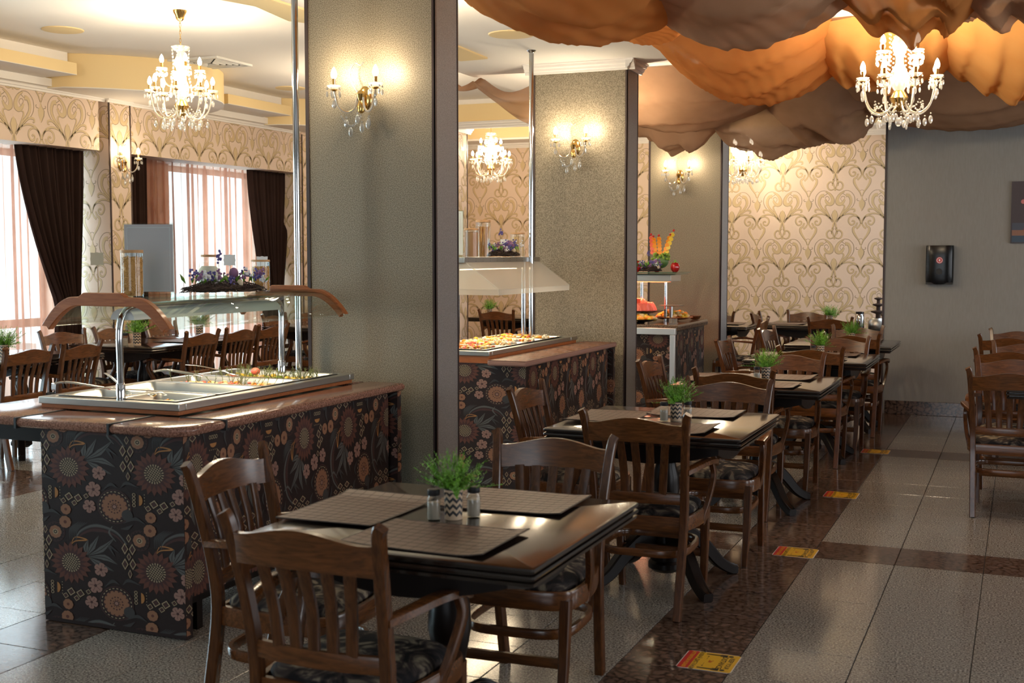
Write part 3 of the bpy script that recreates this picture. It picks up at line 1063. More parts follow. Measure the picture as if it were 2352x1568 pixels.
# ================================================================ ARMCHAIR
def make_chair():
    t = thing('armchair', 'x', 'chair')
    W, WD = M['chair'], M['chair_d']
    for s in (-1, 1):
        MB().sweep(spl([(s * .200, -.275, 0), (s * .206, -.235, .22), (s * .212, -.205, .45), (s * .217, -.222, .62), (s * .228, -.262, .80), (s * .239, -.292, .915), (s * .25, -.30, .945)], 4),
                   [(.036, .046), (.034, .030)], m=0, up=(0, 1, 0), rect=True).build('back_post', W, t)
        MB().sweep([(s * .205, .235, 0), (s * .212, .225, .2), (s * .216, .215, .43)], [(.030, .030), (.042, .042)], up=(0, 1, 0), rect=True).build('front_leg', W, t)
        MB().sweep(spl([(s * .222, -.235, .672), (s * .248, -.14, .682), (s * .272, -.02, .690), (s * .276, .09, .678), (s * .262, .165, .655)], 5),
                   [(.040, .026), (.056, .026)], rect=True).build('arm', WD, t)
        MB().sweep(spl([(s * .268, .115, .664), (s * .274, .125, .60), (s * .262, .075, .50), (s * .246, .045, .43), (s * .240, .05, .385)], 5), (.024, .040), up=(0, 1, 0), rect=True).build('arm_support', W, t)
    # seat frame (bentwood rim)
    rim = spl([(-.205, -.20, .425), (-.236, -.05, .425), (-.240, .12, .425), (-.20, .225, .425), (0, .252, .425), (.20, .225, .425), (.240, .12, .425), (.236, -.05, .425), (.205, -.20, .425)], 5)
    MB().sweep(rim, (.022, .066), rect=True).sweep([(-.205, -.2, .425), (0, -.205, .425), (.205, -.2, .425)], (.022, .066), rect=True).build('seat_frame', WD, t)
    # cushion
    def cu(u, v):
        a = 2 * PI * u
        rr = v if v < .62 else .62 + (v - .62)
        ca, sa = math.cos(a), math.sin(a)
        k = 1 / max(abs(ca), abs(sa)) ** .72
        if v <= .7:
            r_ = v / .7 * .97
            z = .505 - .022 * (v / .7) ** 3
        else:
            q = (v - .7) / .3
            r_ = .97 + .05 * math.sin(q * PI)
            z = .483 - .05 * q
        return (ca * k * r_ * .215, .012 + sa * k * r_ * .212, z)
    MB().grid(cu, 36, 12, closeu=True).build('seat_cushion', M['seat'], t)
    # back rail low
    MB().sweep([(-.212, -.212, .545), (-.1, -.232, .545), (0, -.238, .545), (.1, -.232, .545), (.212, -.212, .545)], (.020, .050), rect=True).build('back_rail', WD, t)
    # crest rail
    def crest(front):
        def fn(u, v):
            x = -.238 + .476 * u
            s = x / .238
            y = -.268 - .040 * (1 - s * s) + (.011 if front else -.011)
            top = .902 + .019 * math.cos(s * PI * .95) + .010 * abs(s) ** 6
            bot = .800 + .010 * (1 - s * s)
            z = bot + (top - bot) * v
            y += -.018 * (v - .2)
            return (x, y, z)
        return fn
    b = MB()
    fa, fb = crest(True), crest(False)
    nu, nv = 18, 4
    b.grid(fa, nu, nv)
    n0 = len(b.v)
    b.grid(fb, nu, nv)
    off = n0
    fl = len(b.f) // 2
    b.f[:fl] = [f[::-1] for f in b.f[:fl]]
    for i in range(nu):
        for j, fl_ in ((0, False), (nv, True)):
            a, c = i * (nv + 1) + j, (i + 1) * (nv + 1) + j
            f = (a, c, c + off, a + off)
            b.f.append(f if fl_ else f[::-1])
            b.m.append(0)
    for i in (0, nu):
        for j in range(nv):
            a = i * (nv + 1) + j
            f = (a, a + 1, a + 1 + off, a + off)
            b.f.append(f)
            b.m.append(0)
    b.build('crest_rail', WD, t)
    for k in range(5):
        s = (k - 2) / 2
        MB().sweep(spl([(s * .118, -.236 + abs(s) * .004, .565), (s * .126, -.245, .68), (s * .140, -.290 + abs(s) * .012, .812)], 4), (.036, .012), up=(0, 1, 0), rect=True).build('slat', W, t)
    ring = [(.208 * math.copysign(abs(math.cos(a)) ** .55, math.cos(a)), -.012 + .208 * math.copysign(abs(math.sin(a)) ** .55, math.sin(a)), .285) for a in [2 * PI * k / 32 for k in range(32)]]
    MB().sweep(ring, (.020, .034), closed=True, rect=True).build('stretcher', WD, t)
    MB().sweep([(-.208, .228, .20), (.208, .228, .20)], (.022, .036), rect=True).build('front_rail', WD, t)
    snapshot(t)
    return t
chair = make_chair()

# ================================================================ TABLE
TH = .82
def make_table():
    t = thing('dining_table', 'x', 'table')
    h = .48
    b = MB()
    prof = [(0.0001, TH), (h - .012, TH), (h - .002, TH - .004), (h, TH - .010), (h - .002, TH - .016), (h - .012, TH - .018), (h - .012, TH - .022), (h - .002, TH - .025), (h, TH - .031), (h - .002, TH - .036), (h - .014, TH - .038), (h - .014, TH - .042), (h - .004, TH - .045), (h - .006, TH - .055), (h - .03, TH - .058), (0.0001, TH - .058)]
    vs, fs = [], []
    for r_, z in prof:
        c_ = min(.006, r_)
        pts = [(-r_ + c_, -r_), (r_ - c_, -r_), (r_, -r_ + c_), (r_, r_ - c_), (r_ - c_, r_), (-r_ + c_, r_), (-r_, r_ - c_), (-r_, -r_ + c_)]
        vs += [(x, y, z) for x, y in pts]
    for i in range(len(prof) - 1):
        for k in range(8):
            a, c = i * 8 + k, i * 8 + (k + 1) % 8
            fs.append((a, a + 8, c + 8, c))
    b.add(vs, fs)
    b.build('tabletop', M['table'], t, ang=18)
    # apron with a curved lower edge
    for k in range(4):
        b = MB()
        n = 12
        prof2 = [(-.345 + .69 * i / n, TH - .058 - .045 - .060 * math.sin(PI * i / n)) for i in range(n + 1)]
        poly = [(-.345, TH - .056)] + prof2 + [(.345, TH - .056)]
        b.prism(poly, -.347, -.325, 'y')
        o = b.build('apron', M['tableleg'], t, smooth=False)
        o.rotation_euler = (0, 0, k * PI / 2)
    MB().box(-.30, .30, -.30, .30, TH - .10, TH - .057).build('support_block', M['tableleg'], t)
    MB().lathe([(.06, .10), (.075, .115), (.08, .17), (.07, .24), (.048, .29), (.044, .33), (.058, .40), (.070, .47), (.066, .54), (.05, .60), (.046, .64), (.07, .68), (.10, .73)], 24).build('column', M['tableleg'], t)
    MB().lathe([(.0001, .05), (.06, .055), (.085, .075), (.085, .10), (.07, .115)], 20).build('base_knob', M['tableleg'], t)
    for k in range(4):
        b = MB()
        path = spl([(.06, 0, .22), (.13, 0, .235), (.22, 0, .17), (.31, 0, .075), (.385, 0, .028), (.42, 0, .022)], 5)
        b.sweep(path, [(.07, .085), (.05, .042)], rect=True)
        for dy in (-.014, .014):
            b.sweep([p + Vector((0.0, dy, .044 - .024 * i / len(path))) for i, p in enumerate(path)], (.008, .012), n=6)
        o = b.build('foot', M['tableleg'], t)
        o.rotation_euler = (0, 0, PI / 4 + k * PI / 2)
    snapshot(t)
    return t
table = make_table()

# ================================================================ placemats, plants, jars
def placemat_mesh(name, wrp):
    b = MB()
    L, W_ = .225, .165
    def z(x, y):
        ex = abs(x) / L
        return .006 + .010 * wrp[0] * max(0, ex - .75) * 4 * (1 if x > 0 else wrp[1]) + .002 * math.sin(7 * x + wrp[2]) * math.sin(9 * y)
    def top(u, v):
        x, y = -L + 2 * L * u, -W_ + 2 * W_ * v
        return (x, y, z(x, y))
    b.grid(top, 16, 12, 0)
    b.f = [f for f in b.f]
    def bot(u, v):
        x, y = -L + 2 * L * u, -W_ + 2 * W_ * (1 - v)
        return (x, y, z(x, y) - .003)
    b.grid(bot, 16, 12, 0)
    for s in (-1, 1):
        b.sweep([(-L + 2 * L * i / 12, s * W_, z(-L + 2 * L * i / 12, s * W_) - .0015) for i in range(13)], (.007, .005), n=6, m=1)
        b.sweep([(s * L, -W_ + 2 * W_ * i / 8, z(s * L, -W_ + 2 * W_ * i / 8) - .0015) for i in range(9)], (.007, .005), n=6, m=1)
    for i in range(1, 12):
        x = -L + 2 * L * i / 12
        b.sweep([(x, -W_ + 2 * W_ * j / 8, z(x, -W_ + 2 * W_ * j / 8) - .0002) for j in range(9)], (.0022, .0016), n=4, m=1, cap=False)
    for j in range(1, 9):
        y = -W_ + 2 * W_ * j / 9
        b.sweep([(-L + 2 * L * i / 16, y, z(-L + 2 * L * i / 16, y) - .0002) for i in range(17)], (.0022, .0016), n=4, m=1, cap=False)
    o = b.build(name, [M['mat_'], M['gridline']])
    return o
pm_proto = placemat_mesh('placemat', (1.0, .3, 1.0))
pm2 = placemat_mesh('placemat', (.5, 1.4, 2.4))
pm_used = set()
def placemat(x, y, rz, label, k=0, z=TH):
    p = (pm_proto, pm2)[k]
    if k in pm_used:
        p = p.copy()
        COL.objects.link(p)
    pm_used.add(k)
    p.location = (x, y, z + .001)
    p.rotation_euler = (0, 0, rz)
    tag(p, label, 'placemat', 'brown placemats')

def make_plant(name, seed, spread=1.0, hgt=1.0):
    rnd = random.Random(seed)
    t = thing(name, 'x', 'plant')
    # chevron cup
    b = MB()
    n, r0, h = 32, .030, .098
    rows = 7
    b.lathe([(.0001, .001), (r0 * .93, .001), (r0 * .93, .0)], n, m=0)
    vs, fs, ms = [], [], []
    nz = 28
    for j in range(nz + 1):
        for k in range(n):
            a = 2 * PI * k / n
            rr = r0 * (.93 + .07 * j / nz)
            # zigzag the rows so stripes follow mesh rows
            zz = h * j / nz + (.0110 if k % 4 == 2 else (.0055 if k % 2 else 0)) * (1 if 0 < j < nz - 3 else 0)
            vs.append((rr * math.cos(a), rr * math.sin(a), zz))
    for j in range(nz):
        for k in range(n):
            a, c = j * n + k, j * n + (k + 1) % n
            fs.append((a, c, c + n, a + n))
            ms.append(1 if (j // 3) % 2 else 0)
    o_ = len(b.v)
    b.v += vs
    b.f += [tuple(i + o_ for i in f) for f in fs]
    b.m += ms
    b.build('cup', [M['cream'], M['blackmatt']], t, smooth=False)
    # foliage of fine stems
    b = MB()
    for k in range(120):
        a = rnd.uniform(0, 2 * PI)
        tilt = abs(rnd.gauss(.50, .38)) * spread
        L = rnd.uniform(.06, .150) * hgt
        base = Vector((.018 * math.cos(a) * rnd.random(), .018 * math.sin(a) * rnd.random(), h - .012))
        d = Vector((math.cos(a) * math.sin(tilt), math.sin(a) * math.sin(tilt), math.cos(tilt)))
        pts = []
        for i in range(5):
            s = i / 4
            p = base + d * L * s + Vector((math.cos(a), math.sin(a), 0)) * .014 * s * s + Vector((0, 0, -.010 * s * s))
            pts.append(p)
        b.sweep(pts, (.0012, .0012), n=3, cap=False)
        for i in range(16):
            s = .12 + .86 * i / 16
            q = pts[0].lerp(pts[-1], s) + Vector((rnd.gauss(0, .002), rnd.gauss(0, .002), 0))
            ax = Vector((rnd.uniform(-1, 1), rnd.uniform(-1, 1), rnd.uniform(.1, 1.0))).normalized()
            sd = ax.cross(d).normalized() * .0017
            l = rnd.uniform(.010, .018)
            b.add([q - sd, q + sd, q + ax * l * .6 + sd * .8, q + ax * l, q + ax * l * .6 - sd * .8], [(0, 1, 2, 3, 4)])
    o = b.build('foliage', M['leaf'], t, smooth=False)
    o['kind'] = 'stuff'
    snapshot(t)
    return t
plant = make_plant('potted_plant', 5)
plant_b = make_plant('potted_plant', 11, .85, 1.0)
def make_jar():
    t = thing('spice_jar', 'x', 'jar')
    MB().lathe([(.0001, .0), (.020, 0), (.0225, .004), (.0225, .066), (.0165, .076), (.0165, .082)], 22).build('glass_body', M['glass'], t)
    MB().lathe([(.0001, .003), (.0195, .003), (.0195, .055), (.0001, .057)], 20).build('contents', M['salt'], t)
    MB().lathe([(.019, .078), (.0205, .080), (.0205, .094), (.018, .097), (.0001, .097)], 22).build('lid', M['blackmatt'], t)
    snapshot(t)
    return t
jar = make_jar()

# ================================================================ the aisle row of tables
ROW = [(-1.655, 3.43), (-1.635, 5.90), (-1.60, 8.00), (-1.565, 10.06), (-1.56, 11.86)]
ordn = ['nearest', 'second', 'third', 'fourth', 'fifth']
GR_T = 'square dark tables along the buffet counters'
for k, (x, y) in enumerate(ROW):
    place(table, (x, y, 0), 0, 'square black-lacquered dining table, %s from the camera in the row beside the counters' % ordn[k], GR_T)
CH_G = 'armchairs around the row of tables'
chairs = [
    # x, y(back), facing angle (0 = facing +Y), label
    (-1.765, 2.76, -.02, 'foreground brown armchair with its slatted back to the camera, at the nearest table'),
    (-2.59, 3.58, -PI / 2 + .06, 'brown armchair side on between the nearest table and the flowered counter'),
    (-1.70, 4.47, PI + .04, 'brown wooden armchair facing the camera across the nearest table'),
    (-1.60, 5.25, .02, 'brown armchair with its back to the camera at the second table'),
    (-2.48, 6.15, -PI / 2 + .02, 'brown wooden armchair on the counter side of the second table'),
    (-1.54, 6.86, PI + .02, 'brown wooden armchair on the far side of the second table, gloss on its crest'),
    (-1.64, 7.47, .02, 'brown wooden armchair with its back to the camera at the third table'),
    (-2.34, 8.06, -PI / 2 - .02, 'brown wooden armchair on the counter side of the third table'),
    (-1.55, 8.92, PI, 'brown wooden armchair facing the camera across the third table'),
    (-1.50, 9.55, .03, 'dark brown armchair with its back to the camera at the fourth table'),
    (-2.32, 10.2, -PI / 2, 'brown wooden armchair on the pillar side of the fourth table'),
    (-1.46, 10.86, PI, 'light brown armchair facing the camera across the fourth table'),
    (-1.42, 11.34, 0, 'dark brown armchair with its back to the camera at the fifth table'),
    (-2.28, 11.9, -PI / 2 - .1, 'light brown armchair left of the fifth table, before the wallpapered wall'),
    (-1.52, 12.58, PI, 'brown wooden armchair facing the camera across the fifth table, against the grey wall end'),
]
def put_chair(x, y, rz, label, group=CH_G):
    # (x, y) is where the crest rail stands; the chair origin is 0.28 m in front of it
    d = Vector((-math.sin(rz), math.cos(rz), 0)) * .28
    return place(chair, (x + d.x, y + d.y, 0), rz, label, group)
for c_ in chairs: put_chair(*c_)
# placemats on the nearest three tables
MATP = [(-1.98, 3.42, PI / 2, 0, 'plain brown placemat on the counter side of the nearest table'),
        (-1.565, 3.155, -.02, 0, 'shiny brown grid placemat before the foreground chair'),
        (-1.565, 3.73, .03, 1, 'brown grid placemat at the far side of the nearest table'),
        (-1.94, 5.88, PI / 2, 1, 'brown placemat on the counter side of the second table'),
        (-1.56, 5.62, .0, 0, 'brown grid placemat at the near side of the second table'),
        (-1.56, 6.22, .02, 1, 'brown grid placemat at the far side of the second table'),
        (-1.90, 8.0, PI / 2, 0, 'brown placemat on the counter side of the third table'),
        (-1.52, 7.73, 0, 1, 'brown grid placemat at the near side of the third table'),
        (-1.50, 8.27, 0, 0, 'brown grid placemat at the far side of the third table'),
        (-1.50, 9.80, 0, 0, 'brown grid placemat at the near side of the fourth table'),
        (-1.46, 10.32, 0, 1, 'brown grid placemat at the far side of the fourth table'),
        (-1.88, 10.06, PI / 2, 1, 'brown placemat on the pillar side of the fourth table'),
        (-1.46, 12.15, 0, 0, 'brown placemat at the far side of the fifth table')]
for x, y, rz, k, lb in MATP: placemat(x, y, rz, lb, k)
PLN = [(-1.635, 3.42), (-1.585, 5.90), (-1.545, 8.00), (-1.50, 10.05), (-1.475, 11.8)]
for k, (x, y) in enumerate(PLN):
    place((plant, plant_b)[k % 2], (x, y, TH + .001), k * 1.3, 'green fake grass plant in a chevron cup on the %s table of the row' % ordn[k], 'grass plants in chevron cups')
    if k < 4:
        place(jar, (x - .052, y - .035, TH + .001), 0, 'black-lidded spice jar in front of the grass plant on the %s table' % ordn[k], 'spice jars beside the plants')
    if k < 2:
        place(jar, (x + .046, y + .052, TH + .001), 0, 'black-lidded spice jar behind the grass plant on the %s table' % ordn[k], 'spice jars beside the plants')

# ================================================================ right row of chairs and small tables
for k, (yc, nm) in enumerate(((8.55, 'nearest'), (10.35, 'middle'), (12.0, 'farthest'))):
    place(table, (.40, yc, 0), 0, 'dark dining table at the right edge, %s of three' % nm, 'tables at the right edge', .999)
put_chair(-.055, 8.11, .0, 'dark armchair with its back to the camera, nearest at the right edge', 'armchairs at the right edge')
put_chair(-.04, 9.13, PI, 'armchair with light gloss along its crest, second from the front at the right edge', 'armchairs at the right edge')
put_chair(-.08, 9.93, .0, 'dark armchair with its back to the camera, third back at the right edge', 'armchairs at the right edge')
put_chair(.03, 10.78, PI, 'light orange-brown armchair facing the camera at the right edge', 'armchairs at the right edge')
put_chair(-.10, 11.58, .0, 'dark armchair with its back to the camera, fifth back at the right edge', 'armchairs at the right edge')
put_chair(-.03, 12.55, PI, 'armchair facing the camera farthest back at the right edge, by the grey wall', 'armchairs at the right edge')

# ================================================================ left room tables and chairs
LT = [(-7.66, 6.72, 'dark table at the left edge by the windows'), (-7.66, 7.69, 'dark table second along the windows, beside the left curtain'), (-7.66, 9.25, 'dark table by the windows seen behind the near chrome post'),
      (-7.66, 10.22, 'dark table by the windows under the rose sheer curtain'), (-7.66, 12.35, 'dark table by the windows near the far chrome post'), (-7.66, 13.32, 'dark table by the windows seen beside the bronze pillar')]
for x, y, lb in LT: place(table, (x, y, 0), 0, lb, 'dark tables along the window wall')
LC = [(-7.10, 7.22, PI / 2, 'wooden armchair with its back to the camera at the left edge of the photo'),
      (-7.10, 7.80, PI / 2 + .1, 'wooden armchair second from the left edge with its back to the counters'),
      (-7.08, 9.36, PI / 2, 'wooden armchair seen from behind, first right of the near chrome post'),
      (-7.08, 9.97, PI / 2, 'wooden armchair seen from behind, second right of the near chrome post'),
      (-7.08, 10.53, PI / 2 - .05, 'wooden armchair seen from behind just left of the far chrome post'),
      (-8.36, 8.95, -PI / 2 - .2, 'light wooden armchair facing the room below the gathered left curtain'),
      (-8.34, 9.60, -PI / 2, 'light wooden armchair facing the room in front of the blue-lit wallpaper strip'),
      (-8.34, 10.35, -PI / 2, 'light wooden armchair facing the room behind the potted plant by the windows'),
      (-8.30, 12.40, -PI / 2, 'light wooden armchair facing the room below the right dark curtain'),
      (-8.30, 13.15, -PI / 2, 'light wooden armchair facing the room right beside the first bronze pillar'),
      (-7.05, 12.0, PI / 2, 'wooden armchair with its back to the counters behind the far chrome post')]
for x, y, rz, lb in LC: put_chair(x, y, rz, lb, 'armchairs along the window wall')
for x, y, lb, pr in ((-7.42, 7.30, 'green grass plant in a chevron cup at the left edge of the photo', plant), (-7.50, 8.96, 'green grass plant in a chevron cup behind the near end of the hood', plant_b), (-7.74, 10.2, 'green grass plant in a chevron cup below the flower wreath, by the windows', plant)):
    place(pr, (x, y, TH + .001), 1.0, lb, 'grass plants in chevron cups', 1.25)
place(jar, (-7.56, 8.87, TH + .001), 0, 'glass spice jar beside the plant behind the glass counter hood', 'spice jars beside the plants', 1.2)
for x, y, rz, lb in ((-7.45, 9.55, PI / 2, 'brown placemat on the table behind the near chrome post'), (-7.45, 9.95, PI / 2, 'brown placemat left under the rose sheer curtain'), (-7.45, 10.42, PI / 2, 'brown placemat right under the rose sheer curtain')):
    placemat(x, y, rz, lb, 0)

# ================================================================ far areas behind the pillars
place(table, (-6.35, 15.2, 0), 0, 'dark table in front of the far wallpaper, between the first and second pillars', 'tables by the far wallpaper')
place(table, (-2.38, 15.0, 0), 0, 'dark table with a grass plant in front of the far wallpaper', 'tables by the far wallpaper')
place(table, (-3.42, 14.5, 0), 0, 'dark table partly hidden behind the third pillar', 'tables by the far wallpaper')
put_chair(-6.28, 14.45, 0, 'wooden armchair with its back to the camera between the first and second pillars', 'armchairs by the far wallpaper')
put_chair(-5.72, 15.25, PI / 2, 'wooden armchair side on beside the second chrome pole', 'armchairs by the far wallpaper')
put_chair(-2.53, 15.75, PI, 'small looking light brown armchair directly against the far wallpaper', 'armchairs by the far wallpaper')
put_chair(-2.02, 14.2, .1, 'dark armchair with its back to the camera in front of the farthest grass plant', 'armchairs by the far wallpaper')
put_chair(-3.02, 15.0, -PI / 2, 'dark armchair side on, facing right, in front of the far wallpaper', 'armchairs by the far wallpaper')
put_chair(-2.70, 13.75, PI / 2, 'dark armchair side on, facing left, right of the third pillar', 'armchairs by the far wallpaper')
put_chair(-3.55, 15.0, PI, 'dark armchair half hidden behind the right edge of the third pillar', 'armchairs by the far wallpaper')
place(plant, (-2.12, 14.9, TH + .001), .4, 'green grass plant on the farthest table, against the wallpaper', 'grass plants in chevron cups', 1.1)
place(plant_b, (-6.60, 14.95, TH + .001), .4, 'green grass plant on the table between the first and second pillars', 'grass plants in chevron cups', 1.1)
placemat(-2.62, 14.75, 0, 'brown placemat on the farthest table in front of the wallpaper', 0)
placemat(-3.25, 14.45, PI / 2, 'brown placemat on the table behind the third pillar', 1)

# chocolate fountain and flask at the far right corner of the wallpapered wall
def lathe_thing(name, label, cat, loc, parts, group=None, rz=0):
    t = thing(name, label, cat, loc, rz, group)
    for pn, prof, mt, n in parts: MB().lathe(prof, n).build(pn, mt, t)
    return t
tb = thing('side_table', 'low dark serving stand under the chocolate fountain beside the grey wall edge', 'table', (-1.72, 15.4, 0))
MB().box(-.25, .25, -.2, .2, .70, .74).build('tabletop', M['tableleg'], tb, bevel=.004)
for sx in (-1, 1):
    for sy in (-1, 1): MB().box(sx * .22 - .02, sx * .22 + .02, sy * .17 - .02, sy * .17 + .02, 0, .70).build('leg', M['tableleg'], tb)
lathe_thing('chocolate_fountain', 'dark tiered chocolate fountain beside the edge of the grey wall', 'fountain', (-1.62, 15.4, .741),
            [('base', [(.11, 0), (.12, .03), (.12, .10), (.09, .14), (.03, .145)], M['steel'], 20),
             ('tier', [(.03, .14), (.03, .19), (.085, .21), (.09, .225), (.02, .235)], M['twig'], 18),
             ('tier', [(.025, .235), (.025, .28), (.065, .295), (.07, .31), (.02, .32)], M['twig'], 18),
             ('tier', [(.02, .32), (.02, .36), (.05, .372), (.05, .385), (.001, .395)], M['twig'], 18)])
lathe_thing('flask', 'shiny steel flask left of the chocolate fountain', 'flask', (-1.83, 15.35, .741),
            [('body', [(.05, 0), (.055, .01), (.055, .17), (.045, .19)], M['chrome'], 18), ('lid', [(.05, .19), (.05, .215), (.01, .22)], M['black'], 18)])

# ================================================================ BUFFET COUNTER 1
def flpanel(mb, u0, u1, v0, v1, pf, rot=False, ox=None, oy=None): floral_panel(mb, u0, u1, v0, v1, pf, rot, ox, oy)
c1 = thing('buffet_counter', 'nearest buffet counter clad in dark flower-printed panels with a red granite ledge', 'counter', (0, 0, 0))
b = MB().box(-4.04, -3.262, 4.17, 4.215, .004, .885)
flpanel(b, -4.04, -3.262, .02, .885, pl_y(4.17), ox=-4.075, oy=.90)
flpanel(b, 4.17, 4.215, .02, .885, pl_x(-3.262), ox=4.0)
b.build('front_panel', FLM, c1, smooth=False)
b = MB().box(-3.305, -3.285, 4.23, 6.02, .17, .875)
flpanel(b, 4.23, 6.02, .17, .875, pl_x(-3.285), rot=True, ox=4.1, oy=.93)
b.build('side_panel', FLM, c1, smooth=False)
b = MB().box(-4.02, -4.0, 4.23, 6.05, .17, .875)
flpanel(b, 4.23, 6.05, .17, .875, lambda u, v, l: (-4.02 - l, u, v), rot=True)
b.build('side_panel', FLM, c1, smooth=False)
b = MB().box(-4.02, -3.245, 6.055, 6.10, .004, .885)
flpanel(b, 6.055, 6.10, .02, .885, pl_x(-3.245), ox=5.9)
flpanel(b, -4.02, -3.245, .02, .885, pl_y(6.055))
b.build('end_panel', FLM, c1, smooth=False)
MB().box(-3.99, -3.31, 4.25, 6.03, .13, .80).build('body', M['tableleg'], c1)
for yy in (4.32, 5.9): MB().box(-3.98, -3.32, yy, yy + .04, .0, .13).build('foot_rail', M['tableleg'], c1)
def slab(mb, poly, z0=.880, z1=.925, r=.020):
    """granite slab with a half-round nose: stacked insets"""
    cx_ = sum(p[0] for p in poly) / len(poly)
    cy_ = sum(p[1] for p in poly) / len(poly)
    rings = []
    for t in range(7):
        a = -PI / 2 + PI * t / 6
        ins = r * (1 - math.cos(a))
        z = (z0 + z1) / 2 + (z1 - z0) / 2 * math.sin(a)
        ring = []
        n = len(poly)
        for i in range(n):
            p0, p, p1 = Vector(poly[i - 1]), Vector(poly[i]), Vector(poly[(i + 1) % n])
            e0, e1 = (p - p0).normalized(), (p1 - p).normalized()
            n0, n1 = Vector((-e0.y, e0.x)), Vector((-e1.y, e1.x))
            bis = (n0 + n1)
            bis = bis / max(.3, bis.dot(n0))
            ring.append((p.x + bis.x * ins, p.y + bis.y * ins, z))
        rings.append(ring)
    vs = [v for r_ in rings for v in r_]
    n = len(poly)
    fs = [tuple(range(n))[::-1], tuple(range(6 * n, 7 * n))]
    for t in range(6):
        for i in range(n):
            a, c = t * n + i, t * n + (i + 1) % n
            fs.append((a, c, c + n, a + n))
    mb.add(vs, fs)
g = M['granite_t']
slabs = [[(-4.13, 4.115), (-3.615, 4.115), (-3.615, 4.42), (-4.13, 4.42)],
         [(-3.605, 4.115), (-3.29, 4.115), (-3.225, 4.19), (-3.225, 4.42), (-3.605, 4.42)],
         [(-3.47, 4.43), (-3.225, 4.43), (-3.225, 6.11), (-3.47, 6.11)],
         [(-4.62, 4.15), (-4.14, 4.15), (-4.14, 4.42), (-4.35, 4.95), (-4.62, 4.95)],
         [(-4.62, 4.96), (-4.33, 4.96), (-4.33, 6.11), (-4.62, 6.11)],
         [(-4.32, 6.00), (-3.48, 6.00), (-3.48, 6.11), (-4.32, 6.11)]]
for s_ in slabs:
    b = MB()
    slab(b, s_)
    b.build('granite_slab', g, c1)
for q in ((-4.138, -4.126, 4.111, 4.42), (-3.616, -3.604, 4.111, 4.42), (-3.47, -3.221, 4.419, 4.431), (-4.62, -4.34, 4.949, 4.961)):
    MB().box(q[0], q[1], q[2], q[3], .877, .9262).build('joint', M['blackmatt'], c1)
for yy in (4.24, 5.9): MB().box(-4.60, -4.045, yy, yy + .04, .80, .878).build('ledge_bracket', M['tableleg'], c1)


# bain-marie unit: steel frame with wells
bm = thing('food_warmer', 'long stainless steel food warmer set into the nearest counter', 'food warmer')
x0, x1, y0, y1 = -4.31, -3.49, 4.44, 6.0
b = MB()
for q in ((x0, x1, y0, y0 + .05), (x0, x1, y1 - .05, y1), (x0, x0 + .05, y0 + .05, y1 - .05), (x1 - .05, x1, y0 + .05, y1 - .05)): b.box(q[0], q[1], q[2], q[3], .945, .978)
b.build('frame', M['steel'], bm, bevel=.003)
b = MB()
for q in ((x0 + .01, x1 - .01, y0 + .01, y0 + .03), (x0 + .01, x1 - .01, y1 - .03, y1 - .01), (x0 + .01, x0 + .03, y0 + .03, y1 - .03), (x1 - .03, x1 - .01, y0 + .03, y1 - .03)): b.box(q[0], q[1], q[2], q[3], .926, .945)
b.build('wooden_base', M['arch'], bm)
MB().box(x0 + .03, x1 - .03, y0 + .03, y1 - .03, .8, .905).build('well', M['steel'], bm)
